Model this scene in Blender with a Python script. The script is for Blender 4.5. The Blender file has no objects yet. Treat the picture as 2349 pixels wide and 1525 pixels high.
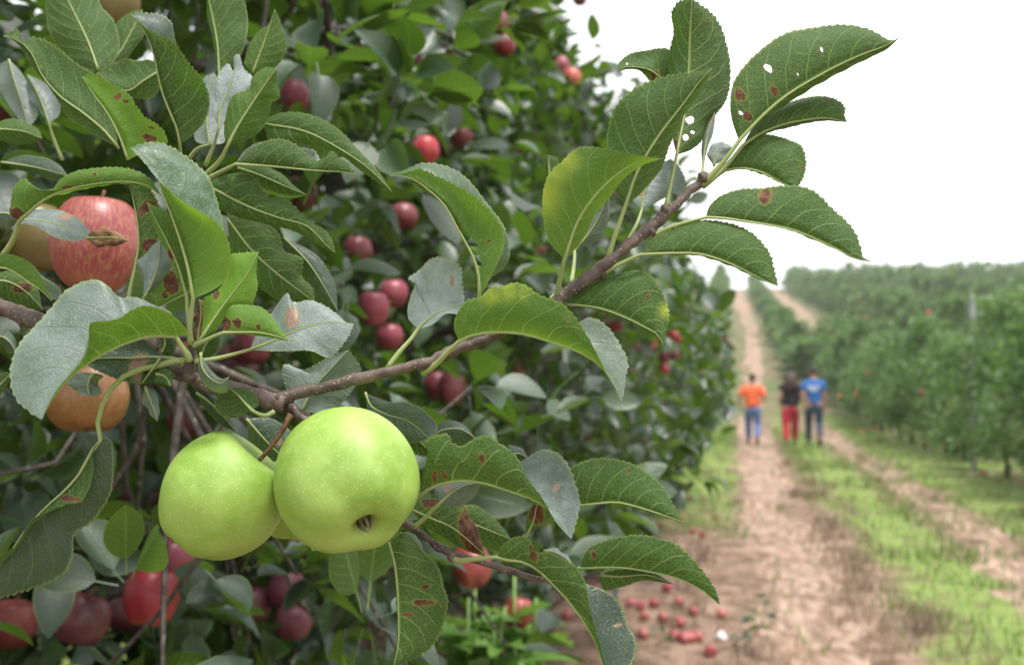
import bpy, bmesh, math, random
import numpy as np
from mathutils import Vector, Matrix, Quaternion

# ------------------------------------------------------------------ camera, sky, sun, exposure
scene = bpy.context.scene
YAW, PITCH = math.atan(505/2284.0), math.atan(97/2284.0)
CAM = Vector((0, 0, 1.6))
cam_data = bpy.data.cameras.new('camera')
cam = bpy.data.objects.new('camera', cam_data)
scene.collection.objects.link(cam)
cam.location = CAM
cam.rotation_euler = (math.pi/2 + PITCH, 0, YAW)
cam_data.lens = 35; cam_data.sensor_width = 36; cam_data.sensor_fit = 'HORIZONTAL'
cam_data.clip_start = 0.05; cam_data.clip_end = 4000
cam_data.dof.use_dof = True
cam_data.dof.focus_distance = 0.585
cam_data.dof.aperture_fstop = 8.5
scene.camera = cam

world = bpy.data.worlds.new('World'); scene.world = world; world.use_nodes = True
wn = world.node_tree.nodes; wl = world.node_tree.links
wn.clear()
SUN_EL, SUN_AZ = math.radians(58), math.radians(200)
sky = wn.new('ShaderNodeTexSky'); sky.sky_type = 'NISHITA'; sky.sun_disc = False
sky.sun_elevation = SUN_EL; sky.sun_rotation = math.radians(10)
sky.air_density = 1.0; sky.dust_density = 4.0
hs = wn.new('ShaderNodeHueSaturation'); hs.inputs['Saturation'].default_value = 0.12
mixw = wn.new('ShaderNodeMix'); mixw.data_type = 'RGBA'
mixw.inputs[0].default_value = 0.85
mixw.inputs[7].default_value = (11.0, 11.1, 11.4, 1)      # the cloud layer
bg = wn.new('ShaderNodeBackground'); bg.inputs['Strength'].default_value = 0.05
wo = wn.new('ShaderNodeOutputWorld')
wl.new(sky.outputs[0], hs.inputs['Color']); wl.new(hs.outputs[0], mixw.inputs[6])
wl.new(mixw.outputs[2], bg.inputs['Color']); wl.new(bg.outputs[0], wo.inputs['Surface'])

sun_d = bpy.data.lights.new('sun', 'SUN'); sun_d.energy = 1.5; sun_d.angle = math.radians(15)
sun_d.color = (1.0, 0.965, 0.91)
sun = bpy.data.objects.new('sun', sun_d); scene.collection.objects.link(sun)
sd = Vector((0.30, -0.18, 1.0)).normalized()             # towards the sun
sun.rotation_euler = sd.to_track_quat('Z', 'Y').to_euler()
sky.sun_elevation = math.asin(sd.z); sky.sun_rotation = math.atan2(sd.x, sd.y)

scene.view_settings.view_transform = 'Standard'
scene.view_settings.look = 'None'
scene.view_settings.gamma = 1.0
scene.view_settings.use_curve_mapping = False
scene.view_settings.exposure = 1.74
scene.render.engine = 'CYCLES'
cy = scene.cycles
cy.use_denoising = True
cy.max_bounces = 6; cy.diffuse_bounces = 2; cy.glossy_bounces = 2; cy.transmission_bounces = 4
cy.transparent_max_bounces = 12; cy.caustics_reflective = False; cy.caustics_refractive = False
cy.sample_clamp_indirect = 6

# ------------------------------------------------------------------ helpers
COL = scene.collection
rng = np.random.default_rng(7)
F = 2349*35/36.0
_c, _s = math.cos(YAW), math.sin(YAW)
R_ = np.array([_c, _s, 0.0])
f0 = np.array([-_s, _c, 0.0])
FW = f0*math.cos(PITCH) + np.array([0, 0, 1.0])*math.sin(PITCH)
UP = -f0*math.sin(PITCH) + np.array([0, 0, 1.0])*math.cos(PITCH)
C_ = np.array([0, 0, 1.6])

def at(px, py, d):
    """photo pixel + distance along the lens axis -> world point"""
    return C_ + FW*d + R_*((px-1174.5)/F*d) - UP*((py-762.5)/F*d)

def proj(P):
    P = np.asarray(P) - C_
    d = P @ FW
    dd = np.where(np.abs(d) < 1e-6, 1e-6, d)
    return 1174.5 + (P @ R_)/dd*F, 762.5 - (P @ UP)/dd*F, d

def camdir(x, y, z):
    """direction given as right, up, towards the lens"""
    v = R_*x + UP*y - FW*z
    return v/np.linalg.norm(v)

def terrain(x, y):
    y = np.asarray(y, float)
    t = np.clip((y-24)/22.0, 0, 1)
    z = np.where(y < 46, 0.121*22*(t**3 - t**4/2.0), 0.121*11 + 0.121*(y-46))
    z = np.where(y > 158, 0.121*11 + 0.121*(158-46) + 6*(1-np.exp(-(y-158)*0.121/6.0))*0.3, z)
    return z

def ground_at(px, py):
    d = FW + R_*((px-1174.5)/F) - UP*((py-762.5)/F)
    lo, hi = 0.5, 300.0
    for k in range(60):
        m = (lo+hi)/2
        p = C_ + d*m
        if p[2] > terrain(p[0], p[1]): lo = m
        else: hi = m
    p = C_ + d*hi
    return np.array([p[0], p[1], float(terrain(p[0], p[1]))]), hi

def spline(P, n):
    P = np.asarray(P, float)
    if len(P) == 2:
        t = np.linspace(0, 1, n)[:, None]
        return P[0]*(1-t) + P[1]*t
    seg = np.linalg.norm(np.diff(P, axis=0), axis=1)
    seg = np.maximum(seg, 1e-9)
    T = np.concatenate([[0], np.cumsum(seg)]); T /= T[-1]
    m = np.zeros_like(P)
    for i in range(len(P)):
        if i == 0: m[i] = (P[1]-P[0])/(T[1]-T[0])
        elif i == len(P)-1: m[i] = (P[-1]-P[-2])/(T[-1]-T[-2])
        else:
            a = (P[i]-P[i-1])/(T[i]-T[i-1]); b = (P[i+1]-P[i])/(T[i+1]-T[i])
            m[i] = (a*(T[i+1]-T[i]) + b*(T[i]-T[i-1]))/(T[i+1]-T[i-1])
    t = np.linspace(0, 1, n)
    k = np.clip(np.searchsorted(T, t, side='right')-1, 0, len(P)-2)
    h = (T[k+1]-T[k]); u = (t-T[k])/h
    u_, h_ = u[:, None], h[:, None]
    return ((2*u_**3-3*u_**2+1)*P[k] + (u_**3-2*u_**2+u_)*h_*m[k] + (-2*u_**3+3*u_**2)*P[k+1] + (u_**3-u_**2)*h_*m[k+1])

def mk(name, V, faces, mat, uv=None, attrs=None, smooth=True):
    """faces: (nf,k) array or list of index tuples -> mesh datablock; uv and attrs are per vertex"""
    me = bpy.data.meshes.new(name)
    V = np.asarray(V, np.float32)
    if isinstance(faces, np.ndarray):
        nf, k = faces.shape
        loops = faces.astype(np.int32).ravel(); starts = np.arange(nf, dtype=np.int32)*k
    else:
        lens = np.array([len(f) for f in faces], np.int32)
        loops = np.array([i for f in faces for i in f], np.int32)
        starts = np.concatenate([[0], np.cumsum(lens)[:-1]]).astype(np.int32); nf = len(faces)
    me.vertices.add(len(V)); me.vertices.foreach_set('co', V.ravel())
    me.loops.add(len(loops)); me.loops.foreach_set('vertex_index', loops)
    me.polygons.add(nf); me.polygons.foreach_set('loop_start', starts)
    me.update(calc_edges=True)
    if smooth: me.polygons.foreach_set('use_smooth', np.ones(nf, bool))
    if uv is not None:
        l = me.uv_layers.new(name='UVMap')
        l.data.foreach_set('uv', np.asarray(uv, np.float32)[loops].ravel())
    for n, a in (attrs or {}).items():
        t = me.attributes.new(n, 'FLOAT', 'POINT'); t.data.foreach_set('value', np.asarray(a, np.float32))
    if mat is not None: me.materials.append(mat)
    me.update()
    return me

def ob(name, me, parent=None, loc=(0, 0, 0), kind=None):
    o = bpy.data.objects.new(name, me); COL.objects.link(o)
    o.location = Vector(loc)
    if parent is not None: o.parent = parent
    if kind: o['kind'] = kind
    return o

def tag(o, label, cat, group=None):
    o['label'] = label; o['category'] = cat
    if group: o['group'] = group
    return o

def thing(name, loc, label, cat, group=None):
    o = bpy.data.objects.new(name, None); COL.objects.link(o); o.location = Vector(loc)
    o.empty_display_size = 0.1
    return tag(o, label, cat, group)

def copy_tree(o, parent=None):
    c = o.copy(); COL.objects.link(c)
    if parent is not None: c.parent = parent
    for ch in list(o.children): copy_tree(ch, c)
    return c

def tube(P, rad, seg=7, cap=True):
    P = np.asarray(P, float); n = len(P)
    rad = np.broadcast_to(np.asarray(rad, float), (n,))
    T = np.gradient(P, axis=0); T /= np.maximum(np.linalg.norm(T, axis=1, keepdims=True), 1e-9)
    a = np.array([0, 0, 1.0]) if abs(T[0][2]) < 0.9 else np.array([1.0, 0, 0])
    N = np.zeros_like(P); N[0] = a - T[0]*(a @ T[0]); N[0] /= np.linalg.norm(N[0])
    for i in range(1, n):
        v = N[i-1] - T[i]*(N[i-1] @ T[i]); N[i] = v/np.linalg.norm(v)
    B = np.cross(T, N)
    ang = np.linspace(0, 2*math.pi, seg, endpoint=False)
    V = (P[:, None, :] + rad[:, None, None]*(np.cos(ang)[None, :, None]*N[:, None, :] + np.sin(ang)[None, :, None]*B[:, None, :])).reshape(-1, 3)
    fs = []
    for i in range(n-1):
        for j in range(seg):
            k = (j+1) % seg
            fs.append((i*seg+j, i*seg+k, (i+1)*seg+k, (i+1)*seg+j))
    if cap:
        fs.append(tuple(range(seg-1, -1, -1))); fs.append(tuple((n-1)*seg+j for j in range(seg)))
    return V, fs

def join(parts):
    Vs, fs, o = [], [], 0
    for V, f in parts:
        Vs.append(V); fs += [tuple(i+o for i in q) for q in f]; o += len(V)
    return np.concatenate(Vs), fs

# ------------------------------------------------------------------ materials
def newmat(name):
    m = bpy.data.materials.new(name); m.use_nodes = True
    nt = m.node_tree; nt.nodes.clear()
    return m, nt

class G:
    """tiny node-graph helper"""
    def __init__(s, nt): s.nt = nt
    def n(s, t, **kw):
        x = s.nt.nodes.new(t)
        for k, v in kw.items(): setattr(x, k, v)
        return x
    def put(s, sock, v):
        if hasattr(v, 'is_output') or isinstance(v, bpy.types.NodeSocket): s.nt.links.new(v, sock)
        elif isinstance(v, (tuple, list)):
            sock.default_value = tuple(v) + ((1,) if len(v) == 3 and sock.type == 'RGBA' else ())
        else: sock.default_value = v
    def math(s, op, a, b=0.0, c=None, clamp=False):
        x = s.n('ShaderNodeMath', operation=op, use_clamp=clamp)
        s.put(x.inputs[0], a); s.put(x.inputs[1], b)
        if c is not None: s.put(x.inputs[2], c)
        return x.outputs[0]
    def mix(s, f, a, b, mode='MIX'):
        x = s.n('ShaderNodeMix', data_type='RGBA', blend_type=mode)
        s.put(x.inputs[0], f); s.put(x.inputs[6], a); s.put(x.inputs[7], b)
        return x.outputs[2]
    def step(s, v, lo, hi):
        x = s.n('ShaderNodeMapRange', interpolation_type='SMOOTHSTEP')
        s.put(x.inputs[0], v); s.put(x.inputs[1], lo); s.put(x.inputs[2], hi)
        return x.outputs[0]
    def noise(s, vec, scale, detail=3, rough=0.55, dist=0.0):
        x = s.n('ShaderNodeTexNoise'); s.put(x.inputs['Scale'], scale); x.inputs['Detail'].default_value = detail
        x.inputs['Roughness'].default_value = rough; x.inputs['Distortion'].default_value = dist
        if vec is not None: s.put(x.inputs['Vector'], vec)
        return x.outputs[0]
    def attr(s, name, typ='GEOMETRY'):
        x = s.n('ShaderNodeAttribute', attribute_name=name, attribute_type=typ); return x.outputs['Fac']
    def obj(s): return s.n('ShaderNodeTexCoord').outputs['Object']
    def out(s, sh):
        o = s.n('ShaderNodeOutputMaterial'); s.nt.links.new(sh, o.inputs['Surface'])
    def bump(s, h, strength=0.3, dist=0.001):
        x = s.n('ShaderNodeBump'); x.inputs['Strength'].default_value = strength; x.inputs['Distance'].default_value = dist
        s.put(x.inputs['Height'], h); return x.outputs[0]
    def bsdf(s, col, rough=0.5, spec=0.5, normal=None, **kw):
        x = s.n('ShaderNodeBsdfPrincipled')
        s.put(x.inputs['Base Color'], col); s.put(x.inputs['Roughness'], rough); s.put(x.inputs['Specular IOR Level'], spec)
        if normal is not None: s.put(x.inputs['Normal'], normal)
        for k, v in kw.items(): s.put(x.inputs[k.replace('_', ' ')], v)
        return x.outputs[0]

def simple(name, col, rough=0.7, spec=0.3, var=0.15, scale=30, bump=0.2):
    m, nt = newmat(name); g = G(nt)
    o = g.obj(); n = g.noise(o, scale, 4)
    c = g.mix(g.step(n, 0.3, 0.7), tuple(x*(1-var) for x in col), tuple(min(1, x*(1+var)) for x in col))
    g.out(g.bsdf(c, rough, spec, g.bump(n, bump, 0.01)))
    return m

def leaf_material(name, fine):
    """two-sided apple leaf: dark glossy upper face, paler matt underside with raised veins"""
    m, nt = newmat(name); g = G(nt)
    uvn = g.n('ShaderNodeUVMap'); sep = g.n('ShaderNodeSeparateXYZ'); nt.links.new(uvn.outputs[0], sep.inputs[0])
    t, sgn = sep.outputs[0], sep.outputs[1]
    a = g.math('ABSOLUTE', sgn)
    oc = g.obj()
    info = g.n('ShaderNodeObjectInfo')
    rnd = g.math('FRACT', g.math('ADD', g.attr('rnd'), info.outputs['Random']))
    rnd2 = g.math('FRACT', g.math('MULTIPLY', rnd, 7.31))
    back = g.n('ShaderNodeNewGeometry').outputs['Backfacing']
    mid = g.step(a, 0.055, 0.02)
    # side veins sweep forward and curve towards the margin
    half = g.math('MULTIPLY', g.math('SIGN', sgn), 0.22)
    wob = g.math('MULTIPLY', g.math('SUBTRACT', g.noise(oc, 60, 1), 0.5), 0.35)
    sweep = g.math('MULTIPLY', g.math('POWER', a, 1.25), 1.9)
    ph = g.math('ADD', g.math('SUBTRACT', g.math('MULTIPLY', t, 8.0), sweep), g.math('ADD', half, wob))
    fr = g.math('ABSOLUTE', g.math('SUBTRACT', g.math('FRACT', ph), 0.5))
    side = g.step(fr, g.math('ADD', 0.055, g.math('MULTIPLY', a, -0.02)), 0.012)
    vein = g.math('MAXIMUM', mid, g.math('MULTIPLY', side, g.step(a, 1.0, 0.75)))
    if fine:
        vo = g.n('ShaderNodeTexVoronoi', feature='DISTANCE_TO_EDGE'); vo.inputs['Scale'].default_value = 760
        nt.links.new(oc, vo.inputs['Vector'])
        vo2 = g.n('ShaderNodeTexVoronoi', feature='DISTANCE_TO_EDGE'); vo2.inputs['Scale'].default_value = 360
        nt.links.new(oc, vo2.inputs['Vector'])
        net = g.math('MAXIMUM', g.math('MULTIPLY', g.step(vo2.outputs[0], 0.09, 0.02), 0.75), g.math('MULTIPLY', g.step(vo.outputs[0], 0.16, 0.02), 0.45))
    big = g.noise(oc, 28, 2)
    # upper face
    up = g.mix(rnd, (0.009, 0.030, 0.016), (0.017, 0.050, 0.019)) if fine else g.mix(rnd, (0.008, 0.022, 0.011), (0.030, 0.068, 0.020))
    up = g.mix(g.math('MULTIPLY', big, 0.5), up, (0.022, 0.058, 0.034))
    up = g.mix(g.math('MULTIPLY', vein, 0.35), up, (0.07, 0.12, 0.065))
    dust = g.noise(oc, 1000 if fine else 500, 2, 0.7)
    dz = g.step(dust, 0.56, 0.74)
    dust_amt = g.math('MULTIPLY', dz, g.math('MULTIPLY_ADD', rnd2, 0.35, 0.18) if fine else g.math('MULTIPLY', rnd2, 0.12))
    sheen_paint = g.math('MULTIPLY', g.step(g.noise(oc, 95, 4, 0.65), 0.38, 0.68), g.math('MULTIPLY_ADD', g.math('POWER', rnd2, 5.0), 0.5, 0.01))  # grey-blue sky sheen painted into the colour, patchy, strong on a few leaves
    up = g.mix(sheen_paint, up, (0.25, 0.33, 0.32))
    up = g.mix(g.math('MULTIPLY', g.attr('pale'), g.math('MULTIPLY_ADD', g.noise(oc, 60, 5, 0.7), 1.7, -0.05), None, True), up, (0.50, 0.58, 0.60))  # chosen leaves whitened in base colour to imitate sky reflected off the blade
    up = g.mix(dust_amt, up, (0.40, 0.46, 0.44))
    # underside
    un = g.mix(rnd2, (0.026, 0.060, 0.009), (0.042, 0.086, 0.014)) if fine else g.mix(rnd2, (0.018, 0.044, 0.007), (0.066, 0.122, 0.022))
    un = g.mix(g.math('MULTIPLY', big, 0.5), un, (0.048, 0.098, 0.026))
    if fine: un = g.mix(net, un, (0.105, 0.190, 0.040))
    un = g.mix(g.math('MULTIPLY', vein, 0.85), un, (0.20, 0.28, 0.09))
    tone = g.attr('tone')
    un = g.mix(g.math('MULTIPLY', tone, 0.75), un, (0.16, 0.33, 0.022)); up = g.mix(g.math('MULTIPLY', tone, 0.5), up, (0.08, 0.18, 0.03))
    yel = g.math('MULTIPLY', g.attr('yel'), g.math('MULTIPLY_ADD', big, 0.8, 0.5), None, True)
    un = g.mix(yel, un, (0.36, 0.44, 0.035)); up = g.mix(yel, up, (0.35, 0.40, 0.06))
    col = g.mix(back, up, un)
    sp_raw = g.attr('spot')
    sp = g.math('ADD', sp_raw, g.math('MULTIPLY', g.math('SUBTRACT', g.noise(oc, 420, 3), 0.5), 0.9))
    if fine:     # small scattered scab flecks
        v3 = g.n('ShaderNodeTexVoronoi'); v3.inputs['Scale'].default_value = 75; nt.links.new(oc, v3.inputs['Vector'])
        fl = g.step(v3.outputs['Distance'], 0.085, 0.05)
        sepc = g.n('ShaderNodeSeparateColor'); nt.links.new(v3.outputs['Color'], sepc.inputs[0])
        fl = g.math('MULTIPLY', fl, g.math('GREATER_THAN', sepc.outputs[0], 0.74))
        spot = g.math('MAXIMUM', g.step(sp, 0.55, 0.66), g.math('MULTIPLY', fl, 0.8))
    else: spot = g.step(sp, 0.55, 0.66)
    brown = g.mix(g.step(g.noise(oc, 260, 3), 0.35, 0.7), (0.065, 0.022, 0.012), (0.22, 0.10, 0.05))
    brown = g.mix(g.math('MULTIPLY', g.math('SUBTRACT', 1.0, back), 0.65), brown, (0.42, 0.28, 0.21))
    col = g.mix(spot, col, brown)
    halo = g.math('MULTIPLY', g.step(sp, 0.22, 0.52), g.math('SUBTRACT', 1.0, spot))
    col = g.mix(g.math('MULTIPLY', halo, 0.55), col, (0.26, 0.25, 0.04))
    col = g.mix(g.step(g.math('ADD', g.attr('hole'), g.math('MULTIPLY', g.math('SUBTRACT', g.noise(oc, 500, 2), 0.5), 0.4)), 0.36, 0.52), col, (0.20, 0.10, 0.04))
    edge = g.step(a, 0.93, 1.0)
    col = g.mix(g.math('MULTIPLY', edge, 0.45), col, (0.30, 0.40, 0.11))
    rough = g.math('MULTIPLY_ADD', back, 0.22, 0.36)
    rough = g.math('ADD', rough, g.math('MULTIPLY', big, 0.12))
    h = g.math('MULTIPLY', vein, g.math('MULTIPLY_ADD', back, -2.0, -1.0))
    if fine:
        h = g.math('ADD', h, g.math('MULTIPLY', net, g.math('MULTIPLY_ADD', back, -0.5, -0.55)))
        h = g.math('ADD', h, g.math('MULTIPLY', g.noise(oc, 140, 3), 1.6))
    else: h = g.math('ADD', h, g.math('MULTIPLY', g.noise(oc, 70, 2), 1.2))
    b = g.bsdf(col, rough, g.math('MULTIPLY_ADD', back, -0.45, 0.85), g.bump(h, 0.55, 0.0007))
    tr = g.n('ShaderNodeBsdfTranslucent')
    tc = g.mix(tone, (0.070, 0.155, 0.010) if fine else g.mix(rnd, (0.07, 0.16, 0.010), (0.19, 0.36, 0.03)), (0.36, 0.62, 0.02))
    tc = g.mix(yel, tc, (0.55, 0.60, 0.04))
    if fine: tc = g.mix(g.math('MAXIMUM', g.math('MULTIPLY', net, 0.5), vein), tc, (0.26, 0.42, 0.08))
    tc = g.mix(spot, tc, (0.16, 0.05, 0.01))
    nt.links.new(tc, tr.inputs['Color'])
    ms = g.n('ShaderNodeMixShader'); ms.inputs[0].default_value = 0.32 if fine else 0.28
    nt.links.new(b, ms.inputs[1]); nt.links.new(tr.outputs[0], ms.inputs[2])
    sh = ms.outputs[0]
    if fine:
        hole = g.math('GREATER_THAN', g.math('ADD', g.attr('hole'), g.math('MULTIPLY', g.math('SUBTRACT', g.noise(oc, 500, 2), 0.5), 0.4)), 0.6)
        tp = g.n('ShaderNodeBsdfTransparent'); m2 = g.n('ShaderNodeMixShader')
        nt.links.new(hole, m2.inputs[0]); nt.links.new(sh, m2.inputs[1]); nt.links.new(tp.outputs[0], m2.inputs[2])
        sh = m2.outputs[0]
    g.out(sh)
    return m

M_LEAF = leaf_material('apple_leaf', True)
M_FOL = leaf_material('foliage_leaf', False)

def far_material(name, c1, c2, c3):
    m, nt = newmat(name); g = G(nt)
    info = g.n('ShaderNodeObjectInfo')
    rnd = g.math('FRACT', g.math('ADD', g.attr('rnd'), info.outputs['Random']))
    col = g.mix(rnd, c1, c2)
    col = g.mix(g.step(g.math('FRACT', g.math('MULTIPLY', rnd, 5.7)), 0.75, 0.95), col, c3)
    b = g.bsdf(col, 0.48, 0.5)
    tr = g.n('ShaderNodeBsdfTranslucent'); nt.links.new(g.mix(0.5, col, (0.16, 0.30, 0.03)), tr.inputs['Color'])
    ms = g.n('ShaderNodeMixShader'); ms.inputs[0].default_value = 0.45
    nt.links.new(b, ms.inputs[1]); nt.links.new(tr.outputs[0], ms.inputs[2])
    g.out(ms.outputs[0])
    return m
M_FAR = far_material('orchard_leaf', (0.052, 0.120, 0.040), (0.140, 0.240, 0.065), (0.27, 0.36, 0.19))

def bark_material(name, c1, c2, dots, dcol=(0.34, 0.28, 0.22)):
    m, nt = newmat(name); g = G(nt); oc = g.obj()
    n1 = g.noise(oc, 90, 4); n2 = g.noise(oc, 420, 3)
    col = g.mix(g.step(n1, 0.3, 0.7), c1, c2)
    v = g.n('ShaderNodeTexVoronoi'); v.inputs['Scale'].default_value = dots; nt.links.new(oc, v.inputs['Vector'])
    d = g.step(v.outputs['Distance'], 0.26, 0.16)
    sc = g.n('ShaderNodeSeparateColor'); nt.links.new(v.outputs['Color'], sc.inputs[0])
    d = g.math('MULTIPLY', d, g.math('GREATER_THAN', sc.outputs[0], 0.45))
    col = g.mix(d, col, dcol)
    h = g.math('ADD', g.math('ADD', n1, g.math('MULTIPLY', n2, 0.6)), g.math('MULTIPLY', d, 0.8))
    g.out(g.bsdf(col, 0.62, 0.35, g.bump(h, 0.6, 0.0008)))
    return m
M_BARK = bark_material('shoot_bark', (0.060, 0.040, 0.036), (0.145, 0.105, 0.088), 420)
M_TRUNK = bark_material('trunk_bark', (0.030, 0.024, 0.020), (0.095, 0.078, 0.065), 60, (0.16, 0.15, 0.13))

m_, nt_ = newmat('petiole'); g_ = G(nt_); o_ = g_.obj()
g_.out(g_.bsdf(g_.mix(g_.noise(o_, 120, 3), (0.20, 0.27, 0.085), (0.33, 0.37, 0.16)), 0.5, 0.35, g_.bump(g_.noise(o_, 900, 2), 0.25, 0.0004), Subsurface_Weight=0.1, Subsurface_Scale=0.002))
M_PET = m_
M_STEM = simple('fruit_stem', (0.17, 0.085, 0.045), 0.65, 0.3, 0.4, 300, 0.3)
M_SEPAL = simple('dry_sepal', (0.16, 0.13, 0.085), 0.8, 0.2, 0.4, 300, 0.3)
M_DEAD = simple('dead_leaf', (0.20, 0.115, 0.065), 0.8, 0.2, 0.55, 140, 0.6)

def green_apple_material():
    m, nt = newmat('green_apple_skin'); g = G(nt); oc = g.obj()
    n = g.noise(oc, 22, 3); n2 = g.noise(oc, 130, 3)
    col = g.mix(g.step(n, 0.35, 0.68), (0.185, 0.318, 0.030), (0.290, 0.420, 0.080))
    col = g.mix(g.math('MULTIPLY', g.step(n2, 0.45, 0.75), 0.35), col, (0.36, 0.465, 0.14))
    v = g.n('ShaderNodeTexVoronoi'); v.inputs['Scale'].default_value = 900; nt.links.new(oc, v.inputs['Vector'])
    sc = g.n('ShaderNodeSeparateColor'); nt.links.new(v.outputs['Color'], sc.inputs[0])
    d = g.math('MULTIPLY', g.step(v.outputs['Distance'], 0.38, 0.14), g.step(sc.outputs[0], 0.45, 1.0))
    col = g.mix(g.math('MULTIPLY', d, 0.55), col, (0.62, 0.72, 0.36))
    r = g.attr('rust')
    col = g.mix(g.math('MULTIPLY', r, g.math('MULTIPLY_ADD', n2, 0.7, 0.15)), col, (0.24, 0.17, 0.06))
    g.out(g.bsdf(col, g.math('MULTIPLY_ADD', n2, 0.2, 0.46), 0.7, g.bump(g.math('ADD', g.math('MULTIPLY', d, 0.5), g.math('MULTIPLY', n, 2.0)), 0.12, 0.0006),
                 Subsurface_Weight=0.08, Subsurface_Radius=(0.5, 0.8, 0.2), Subsurface_Scale=0.006))
    return m
M_GAPPLE = green_apple_material()

def red_apple_material():
    m, nt = newmat('red_apple_skin'); g = G(nt); oc = g.obj()
    info = g.n('ShaderNodeObjectInfo')
    base = info.outputs['Color']
    sep = g.n('ShaderNodeSeparateXYZ'); nt.links.new(oc, sep.inputs[0])
    ang = g.math('ARCTAN2', sep.outputs[1], sep.outputs[0])
    cmb = g.n('ShaderNodeCombineXYZ')
    g.put(cmb.inputs[0], g.math('MULTIPLY', g.math('COSINE', ang), 1.6)); g.put(cmb.inputs[1], g.math('MULTIPLY', g.math('SINE', ang), 1.6))
    g.put(cmb.inputs[2], g.math('MULTIPLY', sep.outputs[2], 16.0))
    off = g.math('MULTIPLY', info.outputs['Random'], 40.0)
    va = g.n('ShaderNodeVectorMath', operation='ADD'); nt.links.new(cmb.outputs[0], va.inputs[0]); g.put(va.inputs[1], off)
    st = g.noise(va.outputs[0], 8.0, 6, 0.7)
    bl = g.noise(oc, 26, 3)
    col = g.mix(g.step(st, 0.42, 0.66), base, g.mix(g.math('MULTIPLY_ADD', info.outputs['Alpha'], 0.46, 0.02), base, (0.42, 0.25, 0.09)))
    col = g.mix(g.math('MULTIPLY', g.step(st, 0.50, 0.36), 0.5), col, g.mix(0.5, base, (0.25, 0.015, 0.02)))
    # yellow ground colour round the calyx and where the leaves kept the sun off
    yw = g.math('MULTIPLY', g.step(g.math('ADD', sep.outputs[2], g.math('MULTIPLY', g.math('SUBTRACT', bl, 0.5), 0.05)), -0.026, -0.046), 0.25)
    col = g.mix(yw, col, (0.42, 0.27, 0.07))
    v = g.n('ShaderNodeTexVoronoi'); v.inputs['Scale'].default_value = 380; nt.links.new(oc, v.inputs['Vector'])
    d = g.step(v.outputs['Distance'], 0.30, 0.15)
    col = g.mix(g.math('MULTIPLY', d, 0.14), col, (0.65, 0.42, 0.28))
    # waxy bloom
    col = g.mix(g.math('MULTIPLY_ADD', bl, 0.05, 0.01), col, (0.42, 0.30, 0.34))
    g.out(g.bsdf(col, 0.40, 0.5, g.bump(bl, 0.1, 0.002)))
    return m
M_RAPPLE = red_apple_material()

HAZE = 0.0009

# ------------------------------------------------------------------ ground, tracks
def ground_material():
    m, nt = newmat('orchard_soil'); g = G(nt)
    geo = g.n('ShaderNodeNewGeometry'); pos = geo.outputs['Position']
    sep = g.n('ShaderNodeSeparateXYZ'); nt.links.new(pos, sep.inputs[0])
    x, y = sep.outputs[0], sep.outputs[1]
    n1 = g.noise(pos, 0.9, 4); n2 = g.noise(pos, 4.5, 5, 0.62); n3 = g.noise(pos, 22, 4)
    xw = g.math('ADD', x, g.math('MULTIPLY', g.math('SUBTRACT', n1, 0.5), 1.1))
    soil = g.mix(g.step(n2, 0.3, 0.7), (0.11, 0.068, 0.048), (0.33, 0.232, 0.172))
    soil = g.mix(g.math('MULTIPLY', g.step(n3, 0.55, 0.75), 0.45), soil, (0.13, 0.082, 0.058))
    grass = g.mix(g.step(n3, 0.3, 0.7), (0.10, 0.18, 0.035), (0.21, 0.31, 0.07))
    straw = g.mix(n3, (0.24, 0.185, 0.09), (0.36, 0.29, 0.16))
    grass = g.mix(g.math('MULTIPLY', g.step(n2, 0.45, 0.7), 0.5), grass, straw)
    # green strips: between the wheel tracks, and right of the right-hand track
    b1 = g.math('MULTIPLY', g.step(xw, 1.05, 1.35), g.step(xw, 2.05, 1.8))
    b2 = g.math('MULTIPLY', g.step(xw, 2.65, 2.95), g.step(xw, 60.0, 59.0))
    b3 = g.math('MULTIPLY', g.math('MULTIPLY', g.step(xw, 0.15, -0.1), g.step(y, 9.5, 13.0)), g.step(xw, -40.0, -39.0))
    b4 = g.step(xw, -2.5, -2.9)
    gr = g.math('MAXIMUM', g.math('MAXIMUM', b1, b2), g.math('MAXIMUM', b3, b4))
    rows = g.math('MULTIPLY', g.step(xw, 3.4, 3.8), g.step(g.noise(pos, 0.5, 2), 0.45, 0.6))
    gr = g.math('MULTIPLY', gr, g.math('SUBTRACT', 1.0, g.math('MULTIPLY', rows, 0.7)))
    # the alleys between the rows are bare on the hill
    alley = g.math('ABSOLUTE', g.math('SUBTRACT', g.math('FRACT', g.math('DIVIDE', g.math('ADD', x, 0.7), 4.5)), 0.5))
    hill = g.math('MULTIPLY', g.step(y, 30, 45), g.step(alley, 0.26, 0.33))
    gr = g.math('MULTIPLY', gr, g.math('SUBTRACT', 1.0, g.math('MULTIPLY', hill, 0.0)))
    col = g.mix(g.math('MULTIPLY', gr, g.step(n2, 0.25, 0.55)), soil, grass)
    hs_ = g.mix(g.step(n2, 0.3, 0.7), (0.27, 0.165, 0.115), (0.36, 0.245, 0.175))
    hg = g.mix(g.step(n1, 0.40, 0.62), (0.085, 0.125, 0.045), (0.20, 0.14, 0.09))
    col = g.mix(g.step(y, 28, 38), col, hg)
    h = g.math('ADD', g.math('MULTIPLY', n2, 1.0), g.math('MULTIPLY', n3, 0.5))
    g.out(g.bsdf(col, 0.92, 0.15, g.bump(h, 0.9, 0.05)))
    return m

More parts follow.
